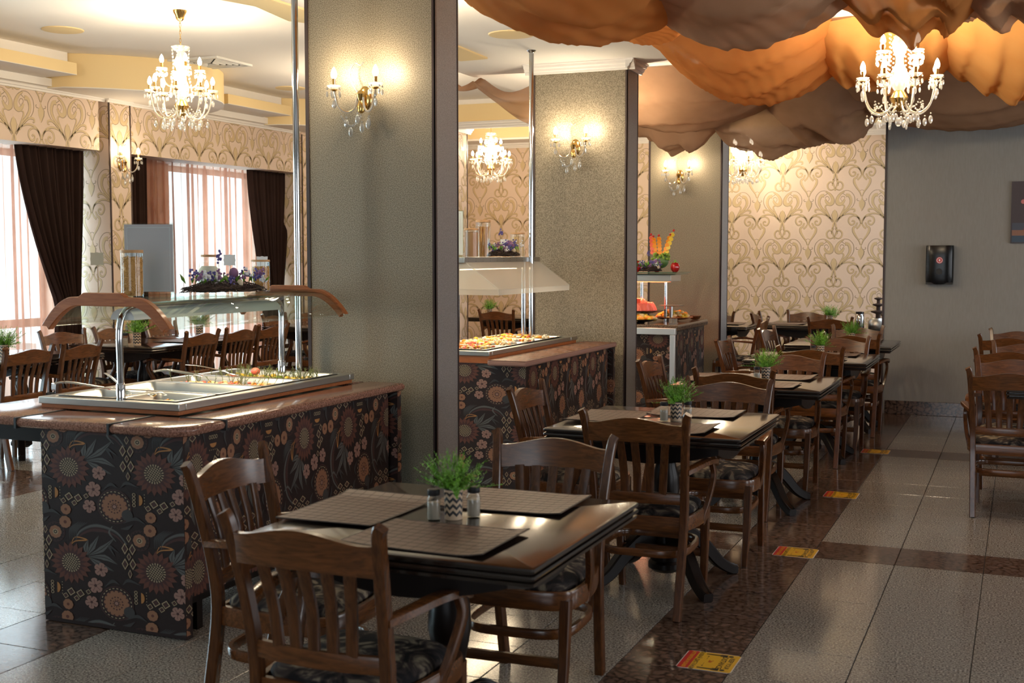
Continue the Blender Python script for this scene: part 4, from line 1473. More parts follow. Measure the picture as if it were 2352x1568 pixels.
# pans
def pan(x0, x1, y0, y1, label, depth=.06, ztop=.982, food=None, group='steel food pans in the nearest counter', fs=0):
    t = thing('food_pan', label, 'food pan', ((x0 + x1) / 2, (y0 + y1) / 2, ztop - depth), 0, group)
    hx, hy = (x1 - x0) / 2, (y1 - y0) / 2
    def rr(hx, hy, r, z):
        pts = []
        for qx, qy, a0 in ((1, 1, 0), (-1, 1, 90), (-1, -1, 180), (1, -1, 270)):
            for k in range(4):
                a = R(a0 + 30 * k)
                pts.append((qx * (hx - r) + r * math.cos(a), qy * (hy - r) + r * math.sin(a), z))
        return pts
    rings = [rr(hx, hy, .012, depth - .002), rr(hx, hy, .012, depth), rr(hx - .014, hy - .014, .035, depth), rr(hx - .019, hy - .019, .035, depth - .006), rr(hx - .032, hy - .032, .04, .006), rr(hx - .045, hy - .045, .04, .001)]
    vs = [v for q in rings for v in q]
    fs_ = []
    for i in range(len(rings) - 1):
        for k in range(16):
            a, c = i * 16 + k, i * 16 + (k + 1) % 16
            fs_.append((a, c, c + 16, a + 16))
    fs_.append(tuple(range(80, 96)))
    MB().add(vs, fs_).build('pan_body', M['steel'], t, solid=.0015)
    rnd = random.Random(int(x0 * 1000) + int(y0 * 777))
    if food:
        mats, n, rad, hgt, region = food
        b = MB()
        ux0, ux1, uy0, uy1 = region
        for _ in range(n):
            px = (-hx + .05) + (2 * hx - .10) * rnd.uniform(ux0, ux1)
            py = (-hy + .05) + (2 * hy - .10) * rnd.uniform(uy0, uy1)
            r_ = rad * rnd.uniform(.6, 1.3)
            b.ball((px, py, .008 + hgt * rnd.random()), r_, rnd.randrange(len(mats)), 6, 4, (rnd.uniform(.7, 1.6), rnd.uniform(.7, 1.6), rnd.uniform(.5, .9)))
        o = b.build('food', mats, t)
        o['kind'] = 'stuff'
    if fs:
        b = MB()
        for _ in range(fs):
            px = (-hx + .05) + (2 * hx - .10) * rnd.random()
            py = (-hy + .05) + (2 * hy - .10) * rnd.random()
            d = Vector((rnd.gauss(0, .35), rnd.gauss(0, .35), 1)).normalized()
            L = rnd.uniform(.05, .095)
            base = Vector((px, py, .02))
            b.sweep([base, base + d * L * .5, base + d * L + Vector((rnd.gauss(0, .01), 0, 0))], (.0022, .0022), n=4)
            for i in range(16):
                s = .15 + .85 * i / 16
                q = base + d * L * s
                ax = Vector((rnd.uniform(-1, 1), rnd.uniform(-1, 1), .9)).normalized()
                sd = ax.cross(d).normalized() * .0016
                b.add([q - sd, q + sd, q + ax * .017], [(0, 1, 2)])
        o = b.build('herbs', M['herb'], t, smooth=False)
        o['kind'] = 'stuff'
    return t
pan(-4.25, -3.91, 4.50, 4.80, 'steel food pan holding serving tongs at the left front of the nearest counter', food=([M['melon'], M['orange']], 60, .010, .01, (0, 1, .2, 1)))
pan(-3.90, -3.55, 4.50, 4.80, 'steel food pan with yellow and orange vegetables and a spoon', food=([M['lemon'], M['orange'], M['lime']], 120, .010, .022, (.1, .95, .5, 1)))
pan(-4.25, -3.55, 4.82, 5.18, 'wide almost empty steel food pan behind the two small pans', food=([M['orange']], 14, .008, .006, (.5, .9, .2, .8)))
pan(-4.25, -3.55, 5.20, 5.54, 'wide steel food pan with orange salad under rosemary, third from the front', food=([M['orange'], M['pale'], M['melon']], 240, .014, .032, (0, 1, 0, 1)), fs=26)
pan(-4.25, -3.55, 5.56, 5.93, 'wide steel food pan with green herbs and a red flower, nearest counter', food=([M['lemon'], M['pale'], M['lime'], M['lemon']], 240, .014, .032, (0, 1, 0, 1)), fs=80)
o = MB().ball((0, 0, 0), .026, 0, 10, 6, (1, 1, .8)).build('flower', M['melon'])
tag(o, 'red flower on the herbs in the far food pan', 'flower')
o.location = (-3.95, 5.70, 1.0)
# utensils
def tongs(loc, rz, tilt, L, label):
    t = thing('serving_tongs', label, 'tongs', loc, rz, 'steel serving tongs')
    t.rotation_euler = (0, tilt, rz)
    for s in (-1, 1):
        MB().sweep(spl([(0, 0, 0), (L * .25, s * .016, .012), (L * .7, s * .020, .004), (L * .9, s * .016, 0), (L, s * .010, -.004)], 4), [(.016, .010), (.030, .008)]).build('arm', M['chrome'], t)
    MB().ball((0, 0, 0), .010, 0, 8, 5, (1, 1.3, .6)).build('hinge', M['chrome'], t)
tongs((-4.27, 4.50, 1.035), .95, .14, .26, 'steel serving tongs lying across the left front food pan')
tongs((-4.16, 5.10, 1.045), .55, .10, .24, 'steel serving tongs on the edge of the third food pan')
def spoon(loc, rz, tilt, L, label, nm='serving_spoon'):
    t = thing(nm, label, 'spoon', loc, rz, 'serving spoons')
    t.rotation_euler = (0, tilt, rz)
    MB().sweep(spl([(0, 0, 0), (L * .3, 0, .008), (L * .7, 0, .006), (L * .85, 0, 0)], 4), [(.018, .004), (.010, .005)]).build('handle', M['chrome'], t)
    MB().grid(lambda u, v: (L * .82 + .035 + .035 * v * math.cos(2 * PI * u), .024 * v * math.sin(2 * PI * u), -.014 + .013 * v * v), 16, 5, closeu=True).build('bowl', M['chrome'], t, solid=.001)
spoon((-4.22, 4.80, 1.06), -.5, .26, .30, 'steel spoon sticking up behind the near chrome post')
spoon((-3.66, 4.56, 1.0), 2.6, .06, .17, 'steel spoon resting in the yellow vegetables')
spoon((-4.14, 5.33, 1.06), .35, .18, .28, 'steel spoon handle sticking up before the herb pan')

# sneeze guard
sg = thing('sneeze_guard', 'curved glass sneeze guard with reddish wooden arches over the nearest counter', 'sneeze guard')
def arch(mb, y0, y1, xc=-3.905, hw=.375, zt=1.455, zb=1.315, th=.042):
    n = 56
    outer, inner = [], []
    for i in range(n + 1):
        s = -1 + 2 * i / n
        a = abs(s)
        z = zt - (zt - zb) * max(0, (a - .48) / .52) ** 1.9
        outer.append((xc + s * hw, z))
    for i in range(n + 1):
        s = -1 + 2 * i / n
        a = abs(s)
        z = (zt - th) - (zt - zb - .004) * max(0, (a - .46) / .54) ** 1.75 * .96
        inner.append((xc + s * (hw - .030), z if a < .97 else zb - .002))
    top_ = []
    for (x, z) in outer:
        d = x - xc
        k = min(1, max(0, (d + .150) / .03)) * min(1, max(0, (.125 - d) / .03))
        top_.append((x, z + .020 * k))
    mb.prism((inner + top_[::-1]), y0, y1, 'y')
for ya in (4.44, 5.98):
    b = MB()
    arch(b, ya, ya + .035)
    b.build('wooden_arch', M['arch'], sg, bevel=.003, ang=30)
def gl(u, v):
    s = -1 + 2 * u
    a = abs(s)
    z = 1.436 - .125 * max(0, (a - .5) / .5) ** 1.9
    return (-3.905 + s * .362, 4.475 + 1.505 * v, z)
MB().grid(gl, 24, 2).build('curved_glass', M['glass_g'], sg, solid=.006)
b = MB().box(-4.08, -3.73, 4.476, 5.98, 1.444, 1.450)
b.build('glass_shelf', M['glass_g'], sg)
post = spl([(-3.868, 4.50, .978), (-3.868, 4.50, 1.15), (-3.868, 4.50, 1.30), (-3.868, 4.53, 1.375), (-3.868, 4.60, 1.405), (-3.868, 4.8, 1.408), (-3.868, 5.2, 1.408), (-3.868, 5.7, 1.408), (-3.868, 5.80, 1.39), (-3.868, 5.84, 1.34), (-3.868, 5.84, 1.2), (-3.868, 5.84, .978)], 6)
MB().sweep(post, (.032, .032), n=14, up=(1, 0, 0)).build('post', M['chrome'], sg)
for yy in (4.50, 5.84): MB().lathe([(.021, 0), (.021, .07), (.018, .075)], 18, (-3.868, yy, .978)).build('post_collar', M['chrome'], sg)
# lamp housing
b = MB()
hp = [(-3.90 + .07 * math.cos(R(a)), 1.375 + .055 * math.sin(R(a)) * -1) for a in range(0, 181, 20)]
hp = [(x, 2 * 1.36 - z) for x, z in hp]
b.prism(hp[::-1], 4.56, 5.78, 'y')
b.build('lamp_housing', M['housing'], sg)
MB().box(-3.94, -3.86, 4.62, 5.72, 1.350, 1.357).build('lamp_tube', M['warm_tube'], sg)
l = bpy.data.lights.new('food_lamp_light', 'AREA')
l.shape = 'RECTANGLE'
l.size, l.size_y, l.energy, l.color = .08, 1.1, 9.0, (1.0, .80, .55)
o = bpy.data.objects.new('food_lamp_light', l)
o.location = (-3.90, 5.17, 1.34)
COL.objects.link(o)
o.parent = sg

# chrome poles to the ceiling
def pole(x, y, z0, z1, label):
    t = thing('chrome_pole', label, 'pole', (x, y, z0), 0)
    MB().lathe([(.019, 0), (.019, z1 - z0)], 18).build('tube', M['chrome'], t)
    MB().lathe([(.019, z1 - z0 - .02), (.036, z1 - z0 - .006), (.038, z1 - z0)], 20).build('ceiling_flange', M['chrome'], t)
    MB().lathe([(.034, 0), (.032, .012), (.02, .02)], 20).build('base_flange', M['chrome'], t)
pole(-3.88, 6.035, .926, CZ, 'tall chrome pole rising from the far end of the nearest counter to the ceiling')
pole(-3.70, 9.22, .93, CZ, 'tall chrome pole rising from the second counter, left of the second pillar')

# things on the glass shelf
def storage_jar(label, loc, r, h, fill, mt, lid=M['cork'], group='glass storage jars on the counters', shape=None, strands=False):
    t = thing('storage_jar', label, 'jar', loc, 0, group)
    if shape == 'round': prof = [(.0001, 0), (r * .8, 0), (r, .02), (r, h * .6), (r * .82, h * .74), (r * .62, h * .80), (r * .62, h * .93)]
    else: prof = [(.0001, 0), (r, 0), (r, h * .94)]
    MB().lathe(prof, 26).build('glass_body', M['glass'], t)
    if strands:
        b = MB()
        rnd = random.Random(2)
        for _ in range(70):
            a, q = rnd.uniform(0, 2 * PI), r * .8 * math.sqrt(rnd.random())
            a2, q2 = a + rnd.gauss(0, .5), r * .85 * math.sqrt(rnd.random())
            b.sweep([(q * .6 * math.cos(a), q * .6 * math.sin(a), .006), (q2 * math.cos(a2), q2 * math.sin(a2), h * fill)], (.004, .004), n=4)
        o = b.build('spaghetti', mt, t)
    else:
        b = MB()
        if shape == 'round': b.lathe([(.0001, .005), (r * .76, .005), (r * .94, .024), (r * .94, h * .56), (r * .6, h * fill), (.0001, h * fill)], 24)
        else:
            q_ = .88 if mt == M['pasta'] else .92
            b.lathe([(.0001, .005), (r * q_, .005), (r * q_, h * fill), (r * .5, h * (fill + .02)), (.0001, h * (fill + .01))], 24)
        if mt == M['pasta']:
            rnd = random.Random(int(h * 1000))
            for _ in range(420):
                a = rnd.uniform(0, 2 * PI)
                z = rnd.uniform(.012, h * fill)
                d = Vector((-math.sin(a), math.cos(a), rnd.uniform(-1.5, 1.5))).normalized() * .010
                c_ = Vector((r * .89 * math.cos(a), r * .89 * math.sin(a), z))
                b.sweep([c_ - d, c_ + Vector((0, 0, .003)), c_ + d], (.0062, .0062), n=5)
        o = b.build('contents', mt, t)
    rl = r * (.66 if shape == 'round' else 1.03)
    MB().lathe([(rl, h * .935), (rl, h * .985), (rl * .97, h), (.0001, h)], 26).build('lid', lid, t)
    return t
ZS = 1.451
storage_jar('tall glass jar of spiral pasta with bamboo lid on the nearest glass hood', (-3.905, 4.64, ZS), .052, .222, .84, M['pasta'])
storage_jar('round shouldered glass jar of white rice on the nearest glass hood', (-3.955, 5.30, ZS), .062, .200, .70, M['rice'], shape='round')
storage_jar('glass jar of fine pasta at the right end of the nearest glass hood', (-3.865, 5.64, ZS), .050, .172, .76, M['pasta'])
def sign_board(label, loc, rz, w_, h, mt):
    t = thing('sign_holder', label, 'sign holder', loc, rz)
    MB().box(-w_ / 2 + .006, w_ / 2 - .006, -.002, .002, .016, h - .006).build('paper_sheet', mt, t)
    MB().box(-w_ / 2, w_ / 2, -.005, -.003, .0, h).box(-w_ / 2, w_ / 2, .003, .005, .0, h).box(-w_ / 2, w_ / 2, -.03, .03, 0, .006).build('acrylic_cover', M['glass'], t)
    b = MB()
    for q in ((-w_ / 2 + .02, w_ / 2 - .02, .022, .024), (-w_ / 2 + .02, w_ / 2 - .02, h - .022, h - .020)): b.box(q[0], q[1], -.0028, -.0018, q[2], q[3])
    for q in ((-w_ / 2 + .02, -w_ / 2 + .022), (w_ / 2 - .022, w_ / 2 - .02)): b.box(q[0], q[1], -.0028, -.0018, .022, h - .02)
    b.build('border_line', M['papergrey'] if mt != M['papergrey'] else M['paper'], t)
    return t
sign_board('large blank grey sign in an acrylic holder behind the pasta jar', (-4.0, 4.88, ZS), R(16), .262, .355, M['papergrey'])

def wreath(label, loc, rz, L=.36, seed=3, group='flower nests on the counters'):
    rnd = random.Random(seed)
    t = thing('flower_wreath', label, 'wreath', loc, rz, group)
    b = MB()
    for k in range(130):
        kk = rnd.uniform(.62, 1.12)
        ph, a0 = rnd.uniform(0, 6.28), rnd.uniform(0, 6.28)
        pts = []
        for i in range(9):
            a = a0 + i * .28
            rr = .78 + .22 * math.sin(3 * a + ph)
            pts.append((L / 2 * rr * kk * math.cos(a), .10 * rr * kk * math.sin(a), .006 + .062 * rnd.random() * (1.45 - rr * kk)))
        b.sweep(pts, (.0035, .0035), n=4)
    o = b.build('twig_nest', M['twig'], t)
    o['kind'] = 'stuff'
    for k in range(15):
        b = MB()
        x = -L * .46 + L * .92 * k / 14
        y = rnd.uniform(-.07, .06)
        c = Vector((x, y, .055 + rnd.uniform(0, .05)))
        for _ in range(16):
            q = c + Vector((rnd.gauss(0, .013), rnd.gauss(0, .012), rnd.gauss(0, .013)))
            b.ball(q, .0065, 0, 6, 4)
        b.build('flower', (M['lavender'], M['mauve'], M['paper'], M['lavender'])[k % 4], t)
    for k in range(26):
        x, y = rnd.uniform(-L / 2, L / 2), rnd.uniform(-.06, .06)
        d = Vector((rnd.gauss(0, .5), rnd.gauss(0, .4), 1)).normalized()
        s = Vector((d.z, 0, -d.x)) * .011
        p = Vector((x, y, .05))
        Ln = rnd.uniform(.04, .075)
        MB().add([p, p + d * Ln * .5 + s, p + d * Ln, p + d * Ln * .5 - s], [(0, 1, 2, 3)]).build('leaf', M['leaf'], t, solid=.001)
    MB().ball((.07, .0, .10), .026, 0, 12, 8, (1, 1, 1.25)).build('easter_egg', M['mauve'], t)
    MB().ball((.055, -.06, .05), .017, 0, 12, 8, (1, 1, 1.25)).build('easter_egg', M['board'], t)
    for q in ((-.02, .01, .19), (L * .46, 0, .105)):
        b = MB().sweep([(q[0] - .02, q[1], .05), (q[0], q[1], q[2])], (.002, .002), n=4)
        b.build('stem', M['herb'], t)
        b = MB()
        for _ in range(14): b.ball(Vector(q) + Vector((rnd.gauss(0, .007), rnd.gauss(0, .007), rnd.gauss(0, .016))), .007, 0, 6, 4)
        b.build('flower', M['lavender'], t)
    return t
wreath('twig nest wreath with lavender flowers and painted eggs on the nearest glass hood', (-3.86, 5.30, ZS), R(80), .54)

def card(label, loc, rz, h):
    t = thing('label_card', label, 'label card', loc, rz, 'blank label cards on sticks')
    MB().sweep([(0, 0, 0), (0, 0, h)], (.004, .004), n=6).build('stick', M['cork'], t)
    pts = []
    wv, hv = .034, .030
    for k in range(32):
        a = 2 * PI * k / 32
        c_, s_ = math.cos(a), math.sin(a)
        q = 1 / max(abs(c_), abs(s_)) ** .85
        rr = 1 + .05 * math.cos(8 * a)
        pts.append((wv * c_ * q * rr, h + hv * s_ * q * rr - .005))
    MB().prism(pts, -.005, -.0025, 'y').build('card', M['board'] if 'left' in label else M['paper'], t)
    MB().lathe([(.014, 0), (.014, .006), (.0001, .008)], 12).build('foot', M['cork'], t)
card('cream scalloped label card on a stick at the left end of the hood', (-4.04, 4.56, ZS), R(12), .185)
card('white scalloped label card on a stick behind the rice jar', (-4.06, 5.63, ZS), R(12), .175)
card('white scalloped label card on a stick behind the fine pasta jar', (-4.03, 5.90, ZS), R(12), .165)

# ================================================================ COUNTER 2
c2 = thing('buffet_counter', 'second buffet counter with flower-printed panels and flower-printed ledge', 'counter')
b = MB().box(-4.1, -3.17, 7.80, 7.84, .004, .885)
flpanel(b, -4.1, -3.17, .03, .885, pl_y(7.80), ox=-3.83, oy=1.02)
b.build('front_panel', FLM, c2, smooth=False)
b = MB().box(-3.19, -3.17, 7.842, 9.60, .10, .875)
flpanel(b, 7.842, 9.60, .10, .875, pl_x(-3.17), rot=True, ox=7.75, oy=.97)
b.build('side_panel', FLM, c2, smooth=False)
b = MB().box(-4.08, -3.15, 9.70, 9.745, .004, .90)
flpanel(b, -4.08, -3.15, .02, .90, pl_y(9.70))
flpanel(b, 9.70, 9.745, .02, .90, pl_x(-3.15))
b.build('end_panel', FLM, c2, smooth=False)
MB().box(-4.05, -3.2, 7.86, 9.66, .06, .85).build('body', M['tableleg'], c2)
b = MB()
b.box(-3.43, -3.135, 7.72, 9.75, .878, .918)
b.build('ledge', FLM[3], c2, bevel=.012)
b = MB()
b.box(-3.4295, -3.1355, 7.7205, 9.7495, .9175, .9185)
art(b, FLO, -3.43, 9.9, SFX * .55, SFY * .55, -3.425, -3.142, 7.73, 9.74, lambda u, v, l: (u, v, .919 + l), (640, 725), True, .0002)
b.build('ledge_top', [FLM[3], FLM[8], FLM[7], FLM[3], FLM[4], FLM[8], FLM[6], FLM[7], FLM[8]], c2, smooth=False)
bm2 = thing('food_warmer', 'long stainless steel food warmer on a wooden base in the second counter', 'food warmer')
x0, x1, y0, y1 = -4.12, -3.44, 7.78, 9.62
b = MB()
for q in ((x0, x1, y0, y0 + .06), (x0, x1, y1 - .16, y1), (x0, x0 + .05, y0 + .06, y1 - .16), (x1 - .05, x1, y0 + .06, y1 - .16)): b.box(q[0], q[1], q[2], q[3], .940, .972)
b.build('frame', M['steel'], bm2, bevel=.003)
b = MB()
for q in ((x0 + .01, x1 - .01, y0 + .01, y0 + .03), (x0 + .01, x1 - .01, y1 - .03, y1 - .01), (x0 + .01, x0 + .03, y0 + .03, y1 - .03), (x1 - .03, x1 - .01, y0 + .03, y1 - .03)): b.box(q[0], q[1], q[2], q[3], .888, .940)
b.build('wooden_base', M['arch'], bm2)
MB().box(x0 + .03, x1 - .03, y0 + .03, y1 - .03, .855, .90).build('well', M['steel'], bm2)
nm = ['first', 'second', 'third', 'fourth']
for k in range(4):
    pan(-4.06, -3.50, 7.86 + k * .40, 7.86 + k * .40 + .38, 'steel pan of orange and white salad, %s from the front, second counter' % nm[k], ztop=.98, depth=.05,
        food=([M['orange'], M['pale'], M['rice'], M['melon'], M['lemon'], M['rice']], 260, .015, .05, (0, 1, 0, 1)), group='food pans in the second counter')
# acrylic hood
sg2 = thing('sneeze_guard', 'frosty angular acrylic hood hanging over the second counter', 'sneeze guard')
xt, xb = -3.72, -3.40
b = MB()
xl, xlb = -4.10, -4.40
y0, y1 = 7.98, 9.42
yb0, yb1 = 7.86, 9.50
zt, zm, zb = 1.600, 1.405, 1.365
top = [(xl, y0, zt), (xt, y0, zt), (xt, y1, zt), (xl, y1, zt)]
mid = [(xlb, yb0, zm), (xb, yb0, zm), (xb, yb1 - .2, zm), (xlb, yb1 - .2, zm)]
low = [(xlb, yb0, zb), (xb, yb0, zb), (xb, yb1 - .2, zb), (xlb, yb1 - .2, zb)]
b.add(top + mid + low, [(1, 2, 6, 5), (0, 1, 5, 4), (3, 0, 4, 7), (5, 6, 10, 9), (4, 5, 9, 8), (7, 4, 8, 11)])
b.build('hood_panel', M['acrylic'], sg2, smooth=False, solid=.005)
b = MB()
for i, j in ((1, 5), (5, 9), (2, 6)):
    vv = top + mid + low
    b.sweep([vv[i], vv[j]], (.010, .010), n=6)
b.sweep([mid[0], mid[1], mid[2]], (.007, .007), n=6)
b.build('hood_edge', M['acrylic'], sg2)
b = MB().box(xl - .01, xt + .012, y0 - .03, y1 + .02, 1.592, 1.632)
b.build('shelf', M['steel'], sg2, bevel=.002)
for k in range(11):
    for r_ in (0, 1):
        MB().ball((xt + .0125, y0 + .04 + k * .13, 1.603 + r_ * .018), .0035, 0, 6, 4, (.5, 1, 1)).build('rivet', M['chrome'], sg2)
MB().lathe([(.02, 0), (.02, .63)], 16, (-3.80, 9.30, .965)).build('post', M['chrome'], sg2)
MB().lathe([(.02, 0), (.02, .63)], 16, (-3.80, 8.02, .965)).build('post', M['chrome'], sg2)
MB().box(-3.96, -3.80, 8.1, 9.3, 1.545, 1.59).build('lamp_housing', M['housing'], sg2)
MB().box(-3.92, -3.84, 8.15, 9.25, 1.536, 1.543).build('lamp_tube', M['warm_tube'], sg2)
l = bpy.data.lights.new('food_lamp_light', 'AREA')
l.shape = 'RECTANGLE'
l.size, l.size_y, l.energy, l.color = .08, 1.1, 11.0, (1.0, .78, .50)
o = bpy.data.objects.new('food_lamp_light', l)
o.location = (-3.88, 8.7, 1.53)
COL.objects.link(o)
o.parent = sg2
Z2 = 1.633
sign_board('large blank white sign in an acrylic holder on the second counter hood', (-3.90, 8.05, Z2), R(14), .26, .34, M['paper'])
storage_jar('glass jar of brown grain beside the blank sign on the second hood', (-3.84, 8.36, Z2), .055, .215, .86, P('brown_grain', (.42, .22, .10), .6, bump=(260, .6)))
storage_jar('tall glass jar of spaghetti on the second counter hood', (-3.86, 8.62, Z2), .056, .285, .82, M['pasta'], strands=True)
storage_jar('short glass jar of couscous at the right end of the second hood', (-3.78, 9.12, Z2), .058, .195, .82, P('couscous', (.62, .40, .18), .6, bump=(260, .6)))
wreath('twig nest wreath with lavender flowers on the second counter hood', (-3.80, 8.88, Z2), R(78), .34, 9)
card('white scalloped label card right of the spaghetti jar', (-3.95, 8.87, Z2), R(12), .12)
card('small white label card behind the couscous jar', (-3.93, 9.2, Z2), R(12), .12)

# ================================================================ COUNTER 3
c3 = thing('buffet_counter', 'third buffet counter with granite top, steel edge frame and flower-printed panels', 'counter')
b = MB().box(-4.3, -3.21, 11.72, 11.75, .06, .86)
flpanel(b, -4.3, -3.21, .06, .86, pl_y(11.72), ox=-4.0, oy=1.0)
b.build('front_panel', FLM, c3, smooth=False)
b = MB().box(-3.19, -3.17, 11.78, 12.92, .02, .89)
flpanel(b, 11.78, 12.92, .02, .89, pl_x(-3.17), rot=True, oy=.93)
b.build('side_panel', FLM, c3, smooth=False)
MB().box(-4.28, -3.2, 11.76, 12.90, .02, .88).build('body', M['tableleg'], c3)
b = MB().box(-4.35, -3.15, 11.66, 11.71, .86, .925).box(-3.205, -3.155, 11.66, 11.71, .0, .86).box(-3.36, -3.31, 11.66, 11.71, .0, .10)
b.build('steel_frame', M['lightsteel'], c3, bevel=.004)
b = MB()
slab(b, [(-4.4, 11.73), (-3.14, 11.73), (-3.14, 12.97), (-4.4, 12.97)], .895, .955, .006)
b.build('granite_top', granite('granite_dark_top', [(.36, (.03, .02, .015)), (.5, (.12, .075, .05)), (.64, (.22, .15, .10))], 120, .15), c3)
hs = thing('heated_shelf', 'steel heat-lamp shelf with green glass top over the third counter', 'heated shelf', (0, 0, 0))
MB().box(-4.20, -3.32, 12.10, 12.5, 1.375, 1.445).build('lamp_box', M['steel'], hs, bevel=.003)
MB().box(-3.72, -3.70, 12.095, 12.10, 1.395, 1.42).build('switch', M['heat'], hs)
MB().box(-4.10, -3.40, 12.2, 12.4, 1.368, 1.374).build('heat_tube', M['heat'], hs)
MB().box(-4.3, -3.24, 12.02, 12.6, 1.462, 1.472).build('glass_shelf', P('green_glass_shelf', (.06, .12, .08), .08, spec=.8), hs)
MB().box(-4.28, -3.26, 12.05, 12.57, 1.447, 1.455).build('glass_shelf', MATS['green_glass_shelf'], hs)
for xx in (-3.70, -3.44, -4.0):
    MB().lathe([(.017, 0), (.017, .42)], 14, (xx, 12.35, .956)).build('post', M['chrome'], hs)
l = bpy.data.lights.new('heat_lamp_light', 'AREA')
l.shape = 'RECTANGLE'
l.size, l.size_y, l.energy, l.color = .7, .2, 8.0, (1.0, .42, .22)
o = bpy.data.objects.new('heat_lamp_light', l)
o.location = (-3.75, 12.25, 1.36)
COL.objects.link(o)
o.parent = hs
Z3 = 1.473
sign_board('narrow visible white sign at the left end of the third counter shelf', (-3.86, 12.1, Z3), R(12), .26, .33, M['paper'])
def pepper(label, loc, s=1.0):
    t = thing('red_pepper', label, 'pepper', loc, 0, 'carved red peppers on the third shelf')
    t.scale = (s, s, s)
    b = MB().grid(lambda u, v: ((.048 * math.sin(PI * (.08 + .84 * v)) ** .6 + .004 * math.cos(8 * PI * u)) * math.cos(2 * PI * u), (.048 * math.sin(PI * (.08 + .84 * v)) ** .6 + .004 * math.cos(8 * PI * u)) * math.sin(2 * PI * u), .105 * v), 28, 8, closeu=True)
    b.build('body', M['red'], t)
    b = MB()
    for k in range(8):
        a = 2 * PI * k / 8
        b.add([(.012 * math.cos(a), .012 * math.sin(a), .108), (.040 * math.cos(a + .25), .040 * math.sin(a + .25), .106), (.050 * math.cos(a), .050 * math.sin(a), .098), (.040 * math.cos(a - .25), .040 * math.sin(a - .25), .106)], [(0, 1, 2, 3)])
    b.lathe([(.012, .10), (.008, .13), (.0001, .132)], 8)
    b.build('stalk', M['leaf'], t)
pepper('glossy red pepper nearest the blank sign on the third shelf', (-3.70, 12.12, Z3), 1.15)
pepper('glossy red pepper under the fruit carving on the third shelf', (-3.52, 12.28, Z3), .8)
pepper('glossy red pepper at the right end of the third shelf', (-3.33, 12.3, Z3), .95)
wreath('dark twig nest between the red peppers on the third shelf', (-3.56, 12.18, Z3), R(60), .26, 21)
fr = thing('fruit_carving', 'fruit display of orange slices on skewers over a green melon on the third shelf', 'fruit display', (-3.52, 12.42, Z3))
b = MB().ball((0, 0, .11), .085, 0, 16, 10, (1, 1, .9))
b.build('melon', M['rind'], fr)
rnd = random.Random(4)
b = MB()
for _ in range(70):
    a, q = rnd.uniform(0, 6.28), rnd.uniform(.03, .095)
    b.ball((q * math.cos(a), q * math.sin(a), .15 + rnd.uniform(-.02, .045)), .014, 0, 8, 5)
b.build('grapes', M['lime'], fr)
for (bx, dx, dz, mt) in ((-.08, -.02, .22, 'mel'), (-.045, -.03, .20, 'o'), (.0, -.015, .21, 'o'), (.04, .07, .22, 'o'), (.06, .085, .26, 'o')):
    p0, p1 = Vector((bx, -.02, .17)), Vector((bx + dx, -.02, .17 + dz))
    b = MB().sweep([p0, p1], (.003, .003), n=4)
    for k in range(5):
        q = p0.lerp(p1, .15 + k * .17)
        b.lathe([(.0001, -.003), (.024, -.003), (.024, .003), (.0001, .003)], 14, (0, 0, 0), 0, Matrix.Translation(q) @ Matrix.Rotation(R(70 + 12 * k), 4, 'X'))
    b.build('fruit_skewer', M['melon'] if mt == 'mel' else (M['orange'] if bx < .05 else M['lemon']), fr)
    MB().ball(p1, .013, 0, 10, 6).build('cherry', M['red'], fr)
# food on counter 3
def platter(label, loc, r, h, mats, n, rad, base=M['black'], stand=0):
    t = thing('food_platter', label, 'platter', loc, 0, 'platters on the third counter')
    MB().lathe([(.05, 0), (.06, .004), (.045, .02), (.05, stand + .01), (r * .6, stand + .015), (r, stand + .038), (r * .98, stand + .042), (r * .6, stand + .022), (.0001, stand + .020)], 30).build('dish', base, t)
    rnd = random.Random(int(r * 1000 + n))
    b = MB()
    for k in range(n):
        a, q = rnd.uniform(0, 6.28), r * .82 * math.sqrt(rnd.random())
        hh = h * (1 - (q / r) ** 1.5) * rnd.random()
        b.ball((q * math.cos(a), q * math.sin(a), stand + .04 + hh), rad * rnd.uniform(.7, 1.2), rnd.randrange(len(mats)), 7, 5, (1.2, .8, .8))
    o = b.build('food', mats, t)
    o['kind'] = 'stuff'
platter('black platter of golden pastries at the front of the third counter', (-3.60, 11.93, .957), .19, .05, [M['pale'], M['lemon'], M['orange']], 110, .026)
platter('orange dish of fried snacks behind the golden pastries', (-3.40, 12.50, .957), .21, .08, [M['pale'], M['orange'], M['lemon']], 170, .018, P('orange_dish', (.4, .12, .03), .3))
wm = thing('watermelon_platter', 'black raised platter piled with red watermelon slices under the heat lamps', 'platter', (-3.70, 12.12, .957))
MB().lathe([(.10, 0), (.11, .005), (.06, .03), (.06, .08), (.2, .095), (.29, .115), (.285, .12), (.0001, .10)], 32).build('dish', M['black'], wm)
rnd = random.Random(8)
for k in range(26):
    a = 2 * PI * k / 18
    rr = .20 if k < 18 else .10
    mt = Matrix.Translation((rr * math.cos(a), rr * math.sin(a), .12 + (0 if k < 18 else .04))) @ Matrix.Rotation(a + PI / 2, 4, 'Z') @ Matrix.Rotation(R(-18), 4, 'X')
    pts = [(.085 * math.cos(t * PI / 10), .085 * math.sin(t * PI / 10)) for t in range(11)]
    b = MB().prism([(x, y) for x, y in pts], -.010, .010, 'y', 0)
    b.v = [tuple(mt @ Vector(p)) for p in b.v]
    b.build('watermelon_slice', M['melon'], wm, smooth=False)
pl = thing('raised_plate', 'thin steel plate on a raised foot right of the watermelon', 'plate', (-3.38, 12.35, .957))
MB().lathe([(.05, 0), (.02, .02), (.02, .155), (.13, .165), (.132, .170), (.0001, .166)], 28).build('plate', M['steel'], pl)
